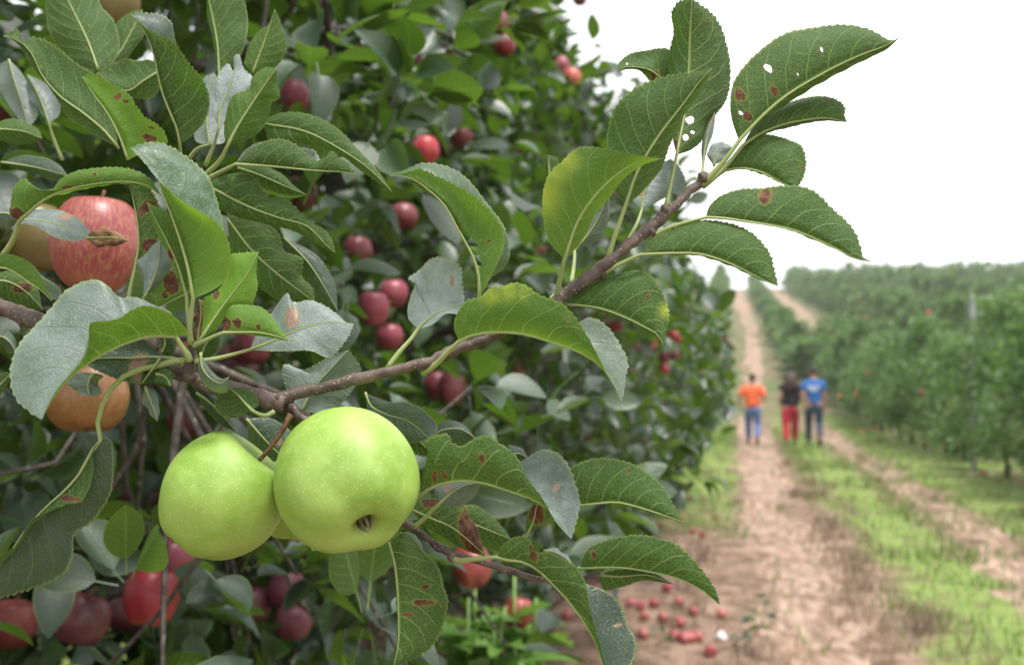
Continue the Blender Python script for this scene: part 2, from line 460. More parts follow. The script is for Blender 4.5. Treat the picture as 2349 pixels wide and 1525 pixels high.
def track_material():
    m, nt = newmat('sandy_track'); g = G(nt)
    geo = g.n('ShaderNodeNewGeometry'); pos = geo.outputs['Position']
    mp = g.n('ShaderNodeMapping'); mp.inputs['Scale'].default_value = (1.6, 0.7, 1); nt.links.new(pos, mp.inputs[0])
    n1 = g.noise(mp.outputs[0], 1.3, 3); n2 = g.noise(mp.outputs[0], 7, 4); n3 = g.noise(pos, 40, 3)
    col = g.mix(g.step(n2, 0.32, 0.68), (0.19, 0.122, 0.088), (0.42, 0.305, 0.235))
    col = g.mix(g.math('MULTIPLY', g.step(n1, 0.5, 0.7), 0.5), col, (0.27, 0.175, 0.12))
    col = g.mix(g.math('MULTIPLY', g.step(n3, 0.6, 0.75), 0.3), col, (0.17, 0.11, 0.075))
    g.out(g.bsdf(col, 0.95, 0.12, g.bump(g.math('ADD', n2, g.math('MULTIPLY', n3, 0.3)), 0.8, 0.04)))
    return m
M_GROUND, M_TRACK = ground_material(), track_material()

def lumps(x, y):
    return 0.022*np.sin(x*3.1+np.sin(y*1.7))*np.cos(y*2.3+x) + 0.012*np.sin(x*9.0+y*4.0)*np.cos(y*7.0-x*5.0)

def gz(x, y):
    """ground height with lumps and shallow wheel ruts"""
    x = np.asarray(x, float); y = np.asarray(y, float)
    rut = -0.05*np.exp(-((x-0.5)/0.33)**2) - 0.04*np.exp(-((x-2.35)/0.3)**2)
    rut = rut*np.clip((70-y)/30, 0, 1)
    return terrain(x, y) + lumps(x, y) + rut

xs = np.unique(np.concatenate([np.linspace(-1500, -60, 10), np.linspace(-60, -6, 28), np.arange(-6, 8, 0.14), np.linspace(8, 70, 40), np.linspace(70, 1500, 10)]))
ys = np.unique(np.concatenate([np.linspace(-300, -4, 8), np.arange(-4, 26, 0.16), np.linspace(26, 60, 60), np.linspace(60, 175, 60), np.linspace(175, 2500, 8)]))
XX, YY = np.meshgrid(xs, ys)
ZZ = gz(XX, YY)
nx, ny = len(xs), len(ys)
idx = np.arange(nx*ny).reshape(ny, nx)
fq = np.stack([idx[:-1, :-1], idx[:-1, 1:], idx[1:, 1:], idx[1:, :-1]], -1).reshape(-1, 4)
ob('ground', mk('ground', np.stack([XX, YY, ZZ], -1).reshape(-1, 3), fq, M_GROUND), kind='structure')

def track(name, cx, w, y0, y1, seed):
    r = np.random.default_rng(seed)
    yy = np.unique(np.concatenate([np.arange(y0, min(26, y1), 0.14), np.linspace(min(26, y1-.1), y1, 70)]))
    ph = r.uniform(0, 6, 8)
    ws = lambda k: 0.10*np.sin(yy*1.1+ph[k]) + 0.09*np.sin(yy*2.9+ph[k+1]) + 0.07*np.sin(yy*6.1+ph[k+2]) + 0.05*np.sin(yy*13.7+ph[k])
    c = cx(yy); n = 9
    s = np.linspace(-1, 1, n)
    L, Rr = -w(yy)/2 - ws(0), w(yy)/2 + ws(3)
    X = c[:, None] + L[:, None]*(1-s)/2 + Rr[:, None]*(1+s)/2
    Y = np.repeat(yy[:, None], n, 1)
    Z = gz(X, Y) + 0.012*(1-np.abs(s)**4)[None, :] + 0.001
    i = np.arange(X.size).reshape(X.shape)
    f = np.stack([i[:-1, :-1], i[:-1, 1:], i[1:, 1:], i[1:, :-1]], -1).reshape(-1, 4)
    ob(name, mk(name, np.stack([X, Y, Z], -1).reshape(-1, 3), f, M_TRACK), kind='structure')
track('dirt_path', lambda y: 0.50+0.85*np.clip((y-30)/35, 0, 1)-0.65*np.clip((y-75)/80, 0, 1)+0.1*np.sin(y*0.35), lambda y: 0.62+0.10*np.sin(y*.8)+0.35*np.clip((y-28)/40, 0, 1)+1.3*np.clip((y-80)/75, 0, 1), -2, 165, 3)
track('dirt_path', lambda y: 2.36+0.08*np.sin(y*0.5+1), lambda y: 0.38+0.14*np.sin(y*.7+2), -2, 27, 5)
track('dirt_path', lambda y: 5.9+0.15*np.sin(y*0.2), lambda y: 1.9+0.2*np.sin(y*.3), 40, 165, 8)
track('dirt_path', lambda y: -3.7+0.2*np.sin(y*0.2), lambda y: 2.0+0.2*np.sin(y*.3), 60, 165, 9)

# ------------------------------------------------------------------ grass, dry grass, litter on the soil
def blade_material(name, c1, c2, c3):
    m, nt = newmat(name); g = G(nt); r = g.attr('rnd')
    col = g.mix(r, c1, c2); col = g.mix(g.step(g.math('FRACT', g.math('MULTIPLY', r, 9.7)), 0.7, 0.9), col, c3)
    b = g.bsdf(col, 0.55, 0.35)
    tr = g.n('ShaderNodeBsdfTranslucent'); nt.links.new(col, tr.inputs['Color'])
    ms = g.n('ShaderNodeMixShader'); ms.inputs[0].default_value = 0.35
    nt.links.new(b, ms.inputs[1]); nt.links.new(tr.outputs[0], ms.inputs[2]); g.out(ms.outputs[0])
    return m

def blades(name, x, y, h, w, lean, mat, lift=0.0):
    n = len(x)
    a = rng.uniform(0, 2*math.pi, n); la = rng.uniform(0, 2*math.pi, n)
    dx, dy = np.cos(a)*w/2, np.sin(a)*w/2
    bx, by = np.cos(la)*lean*h, np.sin(la)*lean*h
    z0 = gz(x, y) - 0.01 + lift
    hz = h*np.sqrt(np.maximum(0.04, 1-np.minimum(lean, .97)**2))
    p = np.stack([np.stack([x-dx, y-dy, z0], -1), np.stack([x+dx, y+dy, z0], -1),
                  np.stack([x+dx*.7+bx*.4, y+dy*.7+by*.4, z0+hz*.62], -1), np.stack([x-dx*.7+bx*.4, y-dy*.7+by*.4, z0+hz*.62], -1),
                  np.stack([x+bx, y+by, z0+hz], -1)], 1).reshape(-1, 3)
    o = np.arange(n)*5
    q = np.stack([o, o+1, o+2, o+3], -1); t = np.stack([o+3, o+2, o+4], -1)
    loops = [tuple(f) for f in q] + [tuple(f) for f in t]
    ob(name, mk(name, p, loops, mat, attrs={'rnd': np.repeat(rng.random(n), 5)}, smooth=False), kind='stuff')

def scatter(n, x0, x1, y0, y1, p, clump=1.3):
    """points in a strip, denser in patches; the share of points falls with distance"""
    y = y0*(y1/y0)**rng.random(n); x = rng.uniform(x0, x1, n)
    f = 0.5+0.5*np.sin(x*clump*2.1+np.sin(y*clump*1.3)*2)*np.cos(y*clump*1.1+x)
    k = rng.random(n) < p*(0.06+1.5*f*f)
    return x[k], y[k]

G1 = blade_material('fresh_grass', (0.075, 0.165, 0.028), (0.20, 0.33, 0.06), (0.34, 0.30, 0.15))
G2 = blade_material('straw', (0.22, 0.16, 0.11), (0.40, 0.31, 0.21), (0.15, 0.11, 0.085))
px_, py_ = [], []
for args in ((13000, 1.0, 2.1, 3.2, 30, .7), (2500, 0.1, 1.0, 4, 26, .25), (26000, 2.7, 6.4, 6, 34, .7), (7000, -1.3, 0.12, 10, 30, .8), (2500, 0.9, 1.3, 4, 22, .4), (9000, 1.9, 2.9, 4, 26, .4), (9000, -4.0, -1.2, 12, 30, .7)):
    a_, b_ = scatter(*args); px_.append(a_); py_.append(b_)
gx, gy = np.concatenate(px_), np.concatenate(py_)
sc_ = 0.75+gy*0.035
blades('grass', gx, gy, rng.uniform(0.03, 0.125, len(gx))*sc_*1.1, rng.uniform(0.005, 0.011, len(gx))*sc_*1.5, rng.uniform(0.1, 0.8, len(gx)), G1)
px_, py_ = [], []
for args in ((11000, -2.4, 0.4, 3.0, 14, .6), (4000, 0.2, 1.0, 4, 20, .35), (6000, 0.75, 1.5, 3.2, 20, .6), (6000, 1.7, 3.0, 4, 20, .5), (5000, 3.0, 6, 10, 28, .4)):
    a_, b_ = scatter(*args, clump=2.2); px_.append(a_); py_.append(b_)
gx, gy = np.concatenate(px_), np.concatenate(py_)
blades('dry_grass', gx, gy, rng.uniform(0.04, 0.16, len(gx)), rng.uniform(0.003, 0.008, len(gx))*(1+gy*.05), rng.uniform(0.55, 0.98, len(gx)), G2)

# standing dry weeds in loose tufts
tx, ty = [], []
for k in range(130):
    y0 = 3.6*(22/3.6)**rng.random(); x0 = rng.choice([rng.uniform(0.75, 1.35), rng.uniform(-0.5, 0.15), rng.uniform(1.8, 2.9), rng.uniform(-1.6, -.5)], p=[.45, .2, .2, .15])
    n = int(rng.integers(14, 40)); tx.append(x0+rng.normal(scale=.07, size=n)); ty.append(y0+rng.normal(scale=.09, size=n))
tx, ty = np.concatenate(tx), np.concatenate(ty)
blades('dry_grass', tx, ty, rng.uniform(0.07, 0.20, len(tx)), rng.uniform(0.004, 0.009, len(tx))*(1+ty*.04), rng.uniform(0.05, 0.6, len(tx)), G2)

# ------------------------------------------------------------------ trees
def leaf_template(curl, fold, twist, rows=(0, .14, .38, .66, .88, 1), wid=(0.0, .58, 1.0, .86, .42, 0.0), W=0.56, pet=0.28):
    V, uv, Fc = [], [], []
    for t, w in zip(rows, wid):
        for s in (-1, 0, 1):
            x = s*w*W/2; z = abs(x)*fold - curl*t*t*0.5; tw = twist*t
            V.append((x*math.cos(tw)-z*0*math.sin(tw), t*(1-0.12*abs(curl)*t), z + x*math.sin(tw))); uv.append((t, s))
    n = len(rows)
    for i in range(n-1):
        for s in (0, 1):
            a = i*3+s
            q = (a, a+1, a+4, a+3)
            if i == 0: Fc.append((0*3+1, a+4, a+3))
            elif i == n-2: Fc.append((a, a+1, (n-1)*3+1))
            else: Fc.append(q)
    b = len(V)
    for (x, y, z) in ((-.012, -pet, .02), (.012, -pet, .02), (.012, .02, 0), (-.012, .02, 0)):
        V.append((x, y, z)); uv.append((0, 0))
    Fc.append((b, b+1, b+2, b+3))
    V = np.array(V); V[:, 1] += pet
    # drop the unused twin corners at base and tip
    used = sorted({i for f in Fc for i in f}); mp = {o: k for k, o in enumerate(used)}
    return V[used], np.array(uv)[used], [tuple(mp[i] for i in f) for f in Fc]
LEAVES = [leaf_template(*a) for a in ((0.15, 0.25, 0.1), (0.5, 0.45, -0.25), (0.85, 0.6, 0.3), (-0.25, 0.8, 0.15), (0.35, 0.1, -0.5))]
FINE_ROWS = tuple(np.linspace(0, 1, 12)); _w = [math.sin(math.pi*t**0.82)**0.8*1.0 for t in FINE_ROWS]; _w[0] = _w[-1] = 0
LEAVES_FINE = [leaf_template(*a, rows=FINE_ROWS, wid=_w) for a in ((0.15, 0.25, 0.1), (0.5, 0.45, -0.25), (0.85, 0.6, 0.3), (-0.25, 0.8, 0.15), (0.35, 0.1, -0.5))]
FOL_ME = [mk('leaf', V, f, M_FOL, uv=u) for V, u, f in LEAVES_FINE]

def frames(d, up):
    """rotation matrices with local y along d and local z as near up as it goes"""
    y = d/np.linalg.norm(d, axis=1, keepdims=True)
    x = np.cross(y, up); x /= np.maximum(np.linalg.norm(x, axis=1, keepdims=True), 1e-6)
    z = np.cross(x, y)
    return np.stack([x, y, z], -1)

def joined_leaves(name, pos, Rm, sc, var, templates, mat, parent, loc, kind='stuff'):
    Vs, Us, Rn, L, o = [], [], [], [], 0
    for k, (V, u, f) in enumerate(templates):
        m = np.where(var == k)[0]
        if not len(m): continue
        P = np.einsum('nij,vj->nvi', Rm[m], V)*sc[m][:, None, None] + pos[m][:, None, :]
        Vs.append(P.reshape(-1, 3)); Us.append(np.tile(u, (len(m), 1))); Rn.append(np.repeat(rng.random(len(m)), len(V)))
        lens = [len(q) for q in f]; flat = np.concatenate([np.array(q) for q in f])
        starts = o + np.arange(len(m))*len(V)
        L.append((starts[:, None] + flat[None, :], lens)); o += len(m)*len(V)
    V = np.concatenate(Vs); U = np.concatenate(Us); rn = np.concatenate(Rn)
    me = bpy.data.meshes.new(name)
    loops = np.concatenate([a.ravel() for a, _ in L]).astype(np.int32)
    lens = np.concatenate([np.tile(l, a.shape[0]) for a, l in L])
    starts = np.concatenate([[0], np.cumsum(lens)[:-1]]).astype(np.int32)
    V = V - np.asarray(loc)
    me.vertices.add(len(V)); me.vertices.foreach_set('co', V.astype(np.float32).ravel())
    me.loops.add(len(loops)); me.loops.foreach_set('vertex_index', loops)
    me.polygons.add(len(starts)); me.polygons.foreach_set('loop_start', starts)
    me.update(calc_edges=True)
    me.polygons.foreach_set('use_smooth', np.ones(len(starts), bool))
    l = me.uv_layers.new(name='UVMap'); l.data.foreach_set('uv', U.astype(np.float32)[loops].ravel())
    t = me.attributes.new('rnd', 'FLOAT', 'POINT'); t.data.foreach_set('value', rn.astype(np.float32))
    me.materials.append(mat); me.update()
    return ob(name, me, parent, kind=kind)

APPLE_SPOTS = []      # (point, radius): room kept free for the fruit and in front of it
_zk = np.array([0.2, 0.5, 0.8, 1.2, 1.6, 2.0, 2.5, 3.0, 3.5, 4.0, 4.5, 5.0])
_xk = np.array([0.35, 0.70, 0.98, 1.28, 1.45, 1.28, 1.06, 0.80, 0.52, 0.30, 0.10, 0.0])    # reach of the crown at that height

def near_tree(y, label, seed, reach=1.0, H=4.4, n_clusters=1100, x=-1.47, parts=300, density=1.0, clear=0.86, squash=1.0, zmin=0.30, low=0):
    r = np.random.default_rng(seed)
    base = np.array([x, y, float(gz(x, y))])
    T = thing('apple_tree', base, label, 'tree', 'apple trees of the row beside the path')
    # trunk
    hz = np.linspace(0, H*0.88, 12)
    tr = np.stack([0.05*np.sin(hz*1.3+seed)+0*hz, 0.06*np.cos(hz*1.1+seed)-0.06*math.cos(seed), hz], -1)
    V, f = tube(tr, 0.065*(1-hz/H*0.85)+0.006, 10); ob('trunk', mk('trunk', V, f, M_TRUNK), T)
    # scaffold limbs
    limbs = []
    nl = 16
    for k in range(nl):
        z0 = 0.55 + (H*0.8-0.55)*(k+r.uniform(-.2, .2))/nl
        a = k*2.4 + r.uniform(-.4, .4)
        rr = np.interp(z0+0.25, _zk, _xk)*reach*0.86
        s = np.linspace(0, 1, 9)
        st = np.array([np.interp(z0, hz, tr[:, 0]), np.interp(z0, hz, tr[:, 1]), z0])
        P = st + np.stack([np.cos(a)*rr*s, np.sin(a)*rr*s*0.9, 0.45*s*rr*(1-0.55*s) + 0.05*np.sin(s*6+k)], -1)
        P[:, :2] += 0.03*np.sin(s*5+k)[:, None]
        limbs.append(P + base)
        keep = True
        px, py, d = proj(P + base)
        if ((d > 0) & (d < clear) & (px > -300) & (px < 2600) & (py > -300) & (py < 1800)).any(): continue
        if (np.linalg.norm(P + base - C_, axis=1) < 0.5).any(): continue
        V, f = tube(P, 0.026*(1-s*0.75), 7); ob('limb', mk('limb', V, f, M_TRUNK), T)
    limbs = np.array(limbs)
    # leaf rosettes: most near the outside of the crown, some along the limbs inside
    N = int(n_clusters*2.2)
    z = r.uniform(zmin, H, N); a = r.uniform(0, 2*math.pi, N)
    R = np.interp(z, _zk, _xk)*reach
    R *= 1 + 0.14*np.sin(a*3+z*2.6+seed)*np.cos(z*3.1+seed*2) + 0.10*np.sin(a*7+z*5.3+seed)
    q = np.sqrt(r.uniform(0.03, 1.0, N))
    if low: z[:low*2] = r.uniform(0.2, 1.15, low*2); R[:low*2] = np.interp(z[:low*2], _zk, _xk)*reach*1.5
    c = base + np.stack([np.cos(a)*R*q, np.sin(a)*R*q*squash, z], -1)
    hole = np.sin(c[:, 0]*5.1+seed)*np.sin(c[:, 1]*4.3+seed*1.7)*np.sin(c[:, 2]*4.7+seed*.6)
    k = (hole < 0.38) & (r.random(N) < (0.7+0.3*q))
    if low: k[:low*2] &= c[:low*2, 0] < -0.85
    c = c[k][:n_clusters+low]; a = a[k][:n_clusters+low]; z = z[k][:n_clusters+low]
    out = np.stack([np.cos(a), np.sin(a), 0.5+0.25*(z-1.5)], -1)
    m = r.integers(5, 9, len(c))
    ci = np.repeat(np.arange(len(c)), m)
    n = len(ci)
    rv = r.normal(size=(n, 3)); rv /= np.linalg.norm(rv, axis=1, keepdims=True)
    d = out[ci]*0.45 + rv*0.95 + np.array([0, 0, -0.12])
    pos = c[ci] + rv*0.012
    up = np.array([0, 0, 1.0]) + r.normal(scale=0.55, size=(n, 3)) + out[ci]*0.35
    Rm = frames(d, up); sc = r.uniform(0.055, 0.098, n)
    tips = pos + Rm[:, :, 1]*sc[:, None]*1.2
    keep = np.ones(n, bool)
    for pt in (pos, tips):
        px, py, dd = proj(pt)
        inview = (px > -250) & (px < 2600) & (py > -250) & (py < 1780)
        keep &= ~((dd > -0.1) & (dd < clear) & inview)
        keep &= np.linalg.norm(pt - C_, axis=1) > 0.55
    mid = (pos+tips)/2
    px, py, dd = proj(mid)
    for (p, rad, shy) in APPLE_SPOTS:
        ax, ay, ad = proj(p); pr = rad/ad*F*1.1
        front = (np.hypot(px-ax, py-ay) < pr) & (dd < ad+rad*0.3) & (dd > 0)
        keep &= ~(front & (r.random(n) < shy))
        keep &= np.linalg.norm(mid - p, axis=1) > rad*0.95
    keep &= (pos[:, 2] > base[2]+0.2) & (mid[:, 0] < 0.0) & (tips[:, 0] < 0.03)      # the row is pruned back to the path
    pos, Rm, sc, dd, px, py = pos[keep], Rm[keep], sc[keep], dd[keep], px[keep], py[keep]
    var = r.integers(0, 5, len(pos))
    # the leaves that show largest are parts of their own, the rest is one mass
    big = np.where((dd > 0.3) & (px > -40) & (px < 2390) & (py > -40) & (py < 1565), sc/np.maximum(dd, .1), 0)
    order = np.argsort(-big)[:parts]; order = order[big[order] > 0]
    for i in order:
        o = ob('leaf', FOL_ME[var[i]], T)
        M3 = Rm[i]*sc[i]
        o.matrix_local = Matrix(((M3[0][0], M3[0][1], M3[0][2], pos[i][0]-base[0]), (M3[1][0], M3[1][1], M3[1][2], pos[i][1]-base[1]), (M3[2][0], M3[2][1], M3[2][2], pos[i][2]-base[2]), (0, 0, 0, 1)))
    rest = np.ones(len(pos), bool); rest[order] = False
    joined_leaves('foliage', pos[rest], Rm[rest], sc[rest], var[rest], LEAVES, M_FOL, T, base)
    # twigs carrying the rosettes
    tw = []
    L = limbs.reshape(-1, 3)
    for cc in c[::3]:
        px, py, d_ = proj(cc)
        if -0.1 < d_ < clear+.05 or np.linalg.norm(cc-C_) < 0.55: continue
        p0 = L[np.argmin(np.linalg.norm(L-cc, axis=1))]
        p1, _, d1 = proj(p0)
        if d1 < clear+.05 or np.linalg.norm(p0-cc) > 0.5: continue
        mdl = (p0+cc)/2 + r.normal(scale=0.04, size=3)
        P = spline([p0, mdl, cc], 5)
        tw.append(tube(P-base, np.linspace(0.006, 0.0022, 5), 4, cap=False))
    V, f = join(tw); ob('twigs', mk('twigs', V, f, M_TRUNK), T, kind='stuff')
    return T, base

def crown_mesh(name, n, h0, h1, rad, size, seed, droop=0.3):
    """crown of a tree seen from afar: leaf sprays through the volume, an uneven outline"""
    r = np.random.default_rng(seed)
    z = r.uniform(h0, h1, n*2); t = (z-h0)/(h1-h0)
    prof = np.interp(t, [0, .12, .3, .6, .85, 1], [.55, .95, 1.0, .78, .42, .08])*rad
    a = r.uniform(0, 2*math.pi, n*2)
    prof = prof*(1+0.22*np.sin(a*2+z*3+seed)*np.cos(z*4.1+seed)+0.15*np.sin(a*5+z*6))
    q = r.uniform(0.1, 1, n*2)**0.5
    p = np.stack([np.cos(a)*prof*q, np.sin(a)*prof*q, z], -1)
    # gather the leaves into boughs so that light tops and dark gaps show
    nb = max(14, n//26)
    cc = p[:nb]; j = r.integers(0, nb, n)
    p = cc[j] + r.normal(scale=(0.085*rad+0.06), size=(n, 3))*np.array([1, 1, .8]); a = np.arctan2(p[:, 1], p[:, 0]); z = p[:, 2]
    p[:, 2] = np.maximum(p[:, 2], h0*.7); bough = r.random(nb)[j]
    d = np.stack([np.cos(a), np.sin(a), np.zeros(n)+.1], -1)*0.5 + r.normal(size=(n, 3))*0.7
    Rm = frames(d, np.array([0, 0, 1.0])+r.normal(scale=.6, size=(n, 3)))
    s = r.uniform(0.7, 1.3, n)*size
    T = np.array([(0, 0, 0), (.30, .5, .06), (0, 1, -.12*droop*3), (-.30, .5, .06)])
    P = np.einsum('nij,vj->nvi', Rm, T)*s[:, None, None] + p[:, None, :]
    o = np.arange(n)*4
    f = np.stack([o, o+1, o+2, o+3], -1)
    return P.reshape(-1, 3), f, np.repeat(np.clip(0.55*bough+0.45*r.random(n), 0, .999), 4)

def tree_proto(name, n, h0, h1, rad, size, seed, label, group):
    T = thing(name, (0, 0, 0), label, 'tree', group)
    V, f, rn = crown_mesh('crown', n, h0, h1, rad, size, seed)
    ob('crown', mk('crown', V, f, M_FAR, attrs={'rnd': rn}, smooth=False), T)
    r = np.random.default_rng(seed)
    z = np.linspace(-.05, h1*0.9, 7)
    P = np.stack([0.03*np.sin(z*2+seed), 0.03*np.cos(z*2.4+seed), z], -1)
    parts = [tube(P, 0.05*(1-z/h1*0.8), 7)]
    V, f = join(parts); ob('trunk', mk('trunk', V, f, M_TRUNK), T)
    for k in range(5):
        a = k*2.2+seed; s = np.linspace(0, 1, 5); z0 = h0+0.15+(h1-h0)*.13*k
        Q = np.stack([np.cos(a)*rad*.8*s, np.sin(a)*rad*.8*s, z0+0.25*s], -1)
        V, f = tube(Q, 0.018*(1-s*.7), 5, cap=False); ob('limb', mk('limb', V, f, M_TRUNK), T)
    return T


# ------------------------------------------------------------------ where the fruit hangs
MAROON, RED, PINK, BRIGHT, AMBER, GOLD = (0.070, 0.006, 0.018), (0.150, 0.010, 0.030), (0.29, 0.040, 0.080), (0.32, 0.012, 0.030), (0.18, 0.075, 0.012), (0.12, 0.10, 0.022)
# px, py, width in px, colour, lean, label
REDS = [
 (222, 562, 196, (0.25, 0.034, 0.045), 0.05, 'big pink striped apple behind the long leaf with a scorched tip'),
 (78, 545, 150, GOLD, 0.0, 'yellow green apple half hidden at left of the pink striped apple'),
 (200, 912, 180, AMBER, 0.15, 'orange yellow apple under the tip of the big blue green leaf'),
 (395, 800, 110, (0.30, 0.09, 0.05), 0.1, 'pale orange pink apple peeping out behind the leaf rosette'),
 (8, 246, 90, RED, 0.1, 'red apple cut by the photo edge beside two grey leaves at top left'),
 (672, 224, 82, (0.21, 0.020, 0.045), 0.1, 'dark pink apple hanging below a curled leaf right of the pale silvery leaf'),
 (690, 447, 74, MAROON, 0.1, 'dark red apple just beyond the pale green leaf under the upper shoot'),
 (925, 497, 66, RED, 0.2, 'dark red apple left of the big upright leaf in mid picture'),
 (820, 578, 70, RED, 0.15, 'deep red apple with a grey leaf hanging across it'),
 (858, 575, 40, MAROON, 0.15, 'small dark apple touching the deep red one with a grey leaf across'),
 (903, 674, 66, PINK, 0.1, 'topmost pink apple of three beside the bluish glossy leaf'),
 (857, 708, 74, PINK, -0.1, 'middle pink apple of three, a dark leaf below it'),
 (893, 772, 66, PINK, 0.1, 'lowest pink apple of three beside the bluish glossy leaf'),
 (1002, 884, 62, RED, 0.2, 'left one of a touching dark red pair under the bent shoot'),
 (1036, 892, 66, RED, 0.1, 'right one of a touching dark red pair under the bent shoot'),
 (578, 795, 88, RED, 0.1, 'dark crimson apple under the pale blue leaf, uppermost of its bunch'),
 (556, 850, 84, MAROON, 0.1, 'dark crimson apple, lowest of the bunch under the pale blue leaf'),
 (500, 812, 70, MAROON, 0.1, 'nearly black red apple in shade left of the crimson bunch'),
 (424, 962, 84, RED, -0.1, 'wine red apple above the left green apple, half covered by leaves'),
 (398, 1290, 104, (0.18, 0.020, 0.045), 0.0, 'tall wine red apple just behind the bright red one'),
 (345, 1368, 124, BRIGHT, 0.2, 'bright red apple low on the left with its dark eye showing'),
 (185, 1418, 134, MAROON, 0.3, 'wide dark red apple under a grey leaf in the lower left corner'),
 (292, 1408, 92, MAROON, 0.1, 'dark apple in the shade touching the bright red one'),
 (28, 1432, 112, (0.22, 0.03, 0.035), 0.1, 'dull red apple at the lower left picture edge'),
 (0, 1492, 70, (0.40, 0.12, 0.05), 0.1, 'rusty orange apple cut by the left edge near the bottom corner'),
 (579, 1388, 86, (0.135, 0.026, 0.056), 0.1, 'plum coloured apple, left one of three below the green pair'),
 (657, 1354, 86, (0.155, 0.030, 0.066), 0.1, 'plum coloured apple, upper one of three below the green pair'),
 (672, 1426, 88, (0.13, 0.022, 0.050), 0.1, 'plum coloured apple, lowest of three below the green pair'),
 (248, 2, 140, GOLD, 0.1, 'yellow green apple with a red flush at the very top left'),
 (372, 1140, 62, MAROON, 0.1, 'dark red apple at the left flank of the left green apple'),
 (292, 1140, 60, MAROON, 0.1, 'dark red apple in deep shade beside the twisted leaf'),
 (1082, 1297, 92, (0.24, 0.022, 0.022), 0.55, 'red apple with a yellow eye behind the lower right twig'),
 (884, 1312, 62, MAROON, 0.2, 'shaded red apple just under the big green apple'),
 (1188, 1405, 70, (0.28, 0.035, 0.028), 0.2, 'orange red apple behind the bright green weed'),
 (1142, 54, 52, RED, 0.2, 'upper of two red apples high in the tree against the sky'),
 (1158, 104, 50, BRIGHT, 0.2, 'lower of two red apples high in the tree against the sky'),
 (976, 346, 62, (0.42, 0.018, 0.035), 0.1, 'vivid red apple in the middle of the blurred foliage'),
 (898, 342, 30, PINK, 0.1, 'small pink apple left of the vivid red one'),
 (1058, 316, 52, RED, 0.1, 'shaded red apple right of the vivid red one'),
 (1018, 336, 44, MAROON, 0.1, 'dark apple tucked between the vivid red one and its shaded neighbour'),
 (958, 140, 46, PINK, 0.1, 'dusky pink apple above a pale hanging leaf'),
 (1034, 132, 44, PINK, 0.1, 'dusky pink apple left of the two high red apples'),
 (1012, 186, 46, MAROON, 0.1, 'very dark apple under the dusky pink one'),
 (1312, 180, 44, (0.50, 0.09, 0.06), 0.2, 'orange red apple high on the outer twigs against white sky'),
 (1290, 150, 34, PINK, 0.2, 'pink apple beside the orange red one on the outer twigs'),
 (1330, -4, 36, RED, 0.1, 'red apple on a twig entering at the top edge'),
 (1186, 348, 26, PINK, 0.1, 'tiny pink apple under a grey hanging leaf at the crown edge'),
 (1240, 575, 30, PINK, 0.1, 'tiny pink apple left of the yellow edged leaf stalk'),
 (1122, 986, 34, BRIGHT, 0.1, 'small bright apple right of the green pair among pale leaves'),
 (1218, 1022, 34, PINK, 0.1, 'pink apple above the leaf with two pale spots, left one of a pair'),
 (1244, 1022, 30, PINK, 0.1, 'pink apple above the leaf with two pale spots, right one of a pair'),
 (1190, 850, 30, (0.4, .11, .05), 0.1, 'small rusty apple under the arching big leaf'),
 (1396, 746, 26, BRIGHT, .1, 'small red apple just right of the arching leaf tip'),
 (1414, 746, 30, BRIGHT, .1, 'red apple left of the distant bunch, next to a smaller one'),
]
for (x, y) in ((1500, 775), (1497, 796), (1541, 766), (1552, 775), (1522, 818), (1546, 812), (1523, 846), (1462, 798), (1516, 760), (1480, 812)):
    REDS.append((x, y, 27, BRIGHT if (x+y) % 2 else RED, .1, 'small red apple in the distant bunch below the hanging leaf tip'))
for (x, y, w) in ((1345, 830, 24), (1180, 905, 26), (1310, 880, 22), (1525, 930, 18), (1440, 900, 20), (1390, 690, 22), (1475, 1010, 18), (1575, 705, 16), (1600, 690, 14), (1660, 775, 15), (1610, 860, 17), (1250, 700, 26), (1320, 510, 24), (1100, 310, 30), (1345, 1000, 24), (1290, 950, 24), (980, 610, 40), (760, 360, 46), (735, 800, 56), (860, 930, 46)):
    REDS.append((x, y, w, RED if (x % 3) else PINK, .1, 'small blurred red apple deep among the leaves of the row beside the path'))
for i, (x, y, w, *_r) in enumerate(REDS):
    d = 0.074*F/w
    APPLE_SPOTS.append((at(x, y, d), 0.040, 0.97 if i < 64 else 0.8))
APPLE_SPOTS.append((at(1100, 1430, 2.3), 0.125, 1.0))     # room for the weed under the branch
APPLE_SPOTS.append((at(868, 1475, 4.2), 0.085, 1.0))
NEAR_LABEL = 'nearest apple tree, its leafy branch with three green apples reaching across the view'

# ------------------------------------------------------------------ the fruiting branch close to the lens
REG = {'A': (0, 0, 2.9325), 'B': (0, 500, 2.9325), 'C': (0, 1000, 2.905), 'D': (780, 0, 2.9325), 'E': (780, 500, 2.9325),
       'F': (780, 1000, 2.905), 'G': (1549, 500, 2.9325), 'T': (1200, 0, 2.5422), 'P': (0, 0, 1.0)}

def pts(reg, L):
    """list of points, an optional third entry in a point names another region"""
    out = []
    for p in L:
        x0, y0, s = REG[p[2] if len(p) > 2 else reg]
        out.append((x0+p[0]/s, y0+p[1]/s))
    return np.array(out, float)

def lift(xy, d):
    return np.stack([at(x, y, k) for (x, y), k in zip(xy, np.broadcast_to(d, (len(xy),)))])

NEAR_TREE, NEAR_BASE = near_tree(1.45, NEAR_LABEL, 11, reach=0.86, n_clusters=3300, parts=210, low=1800, clear=0.90)

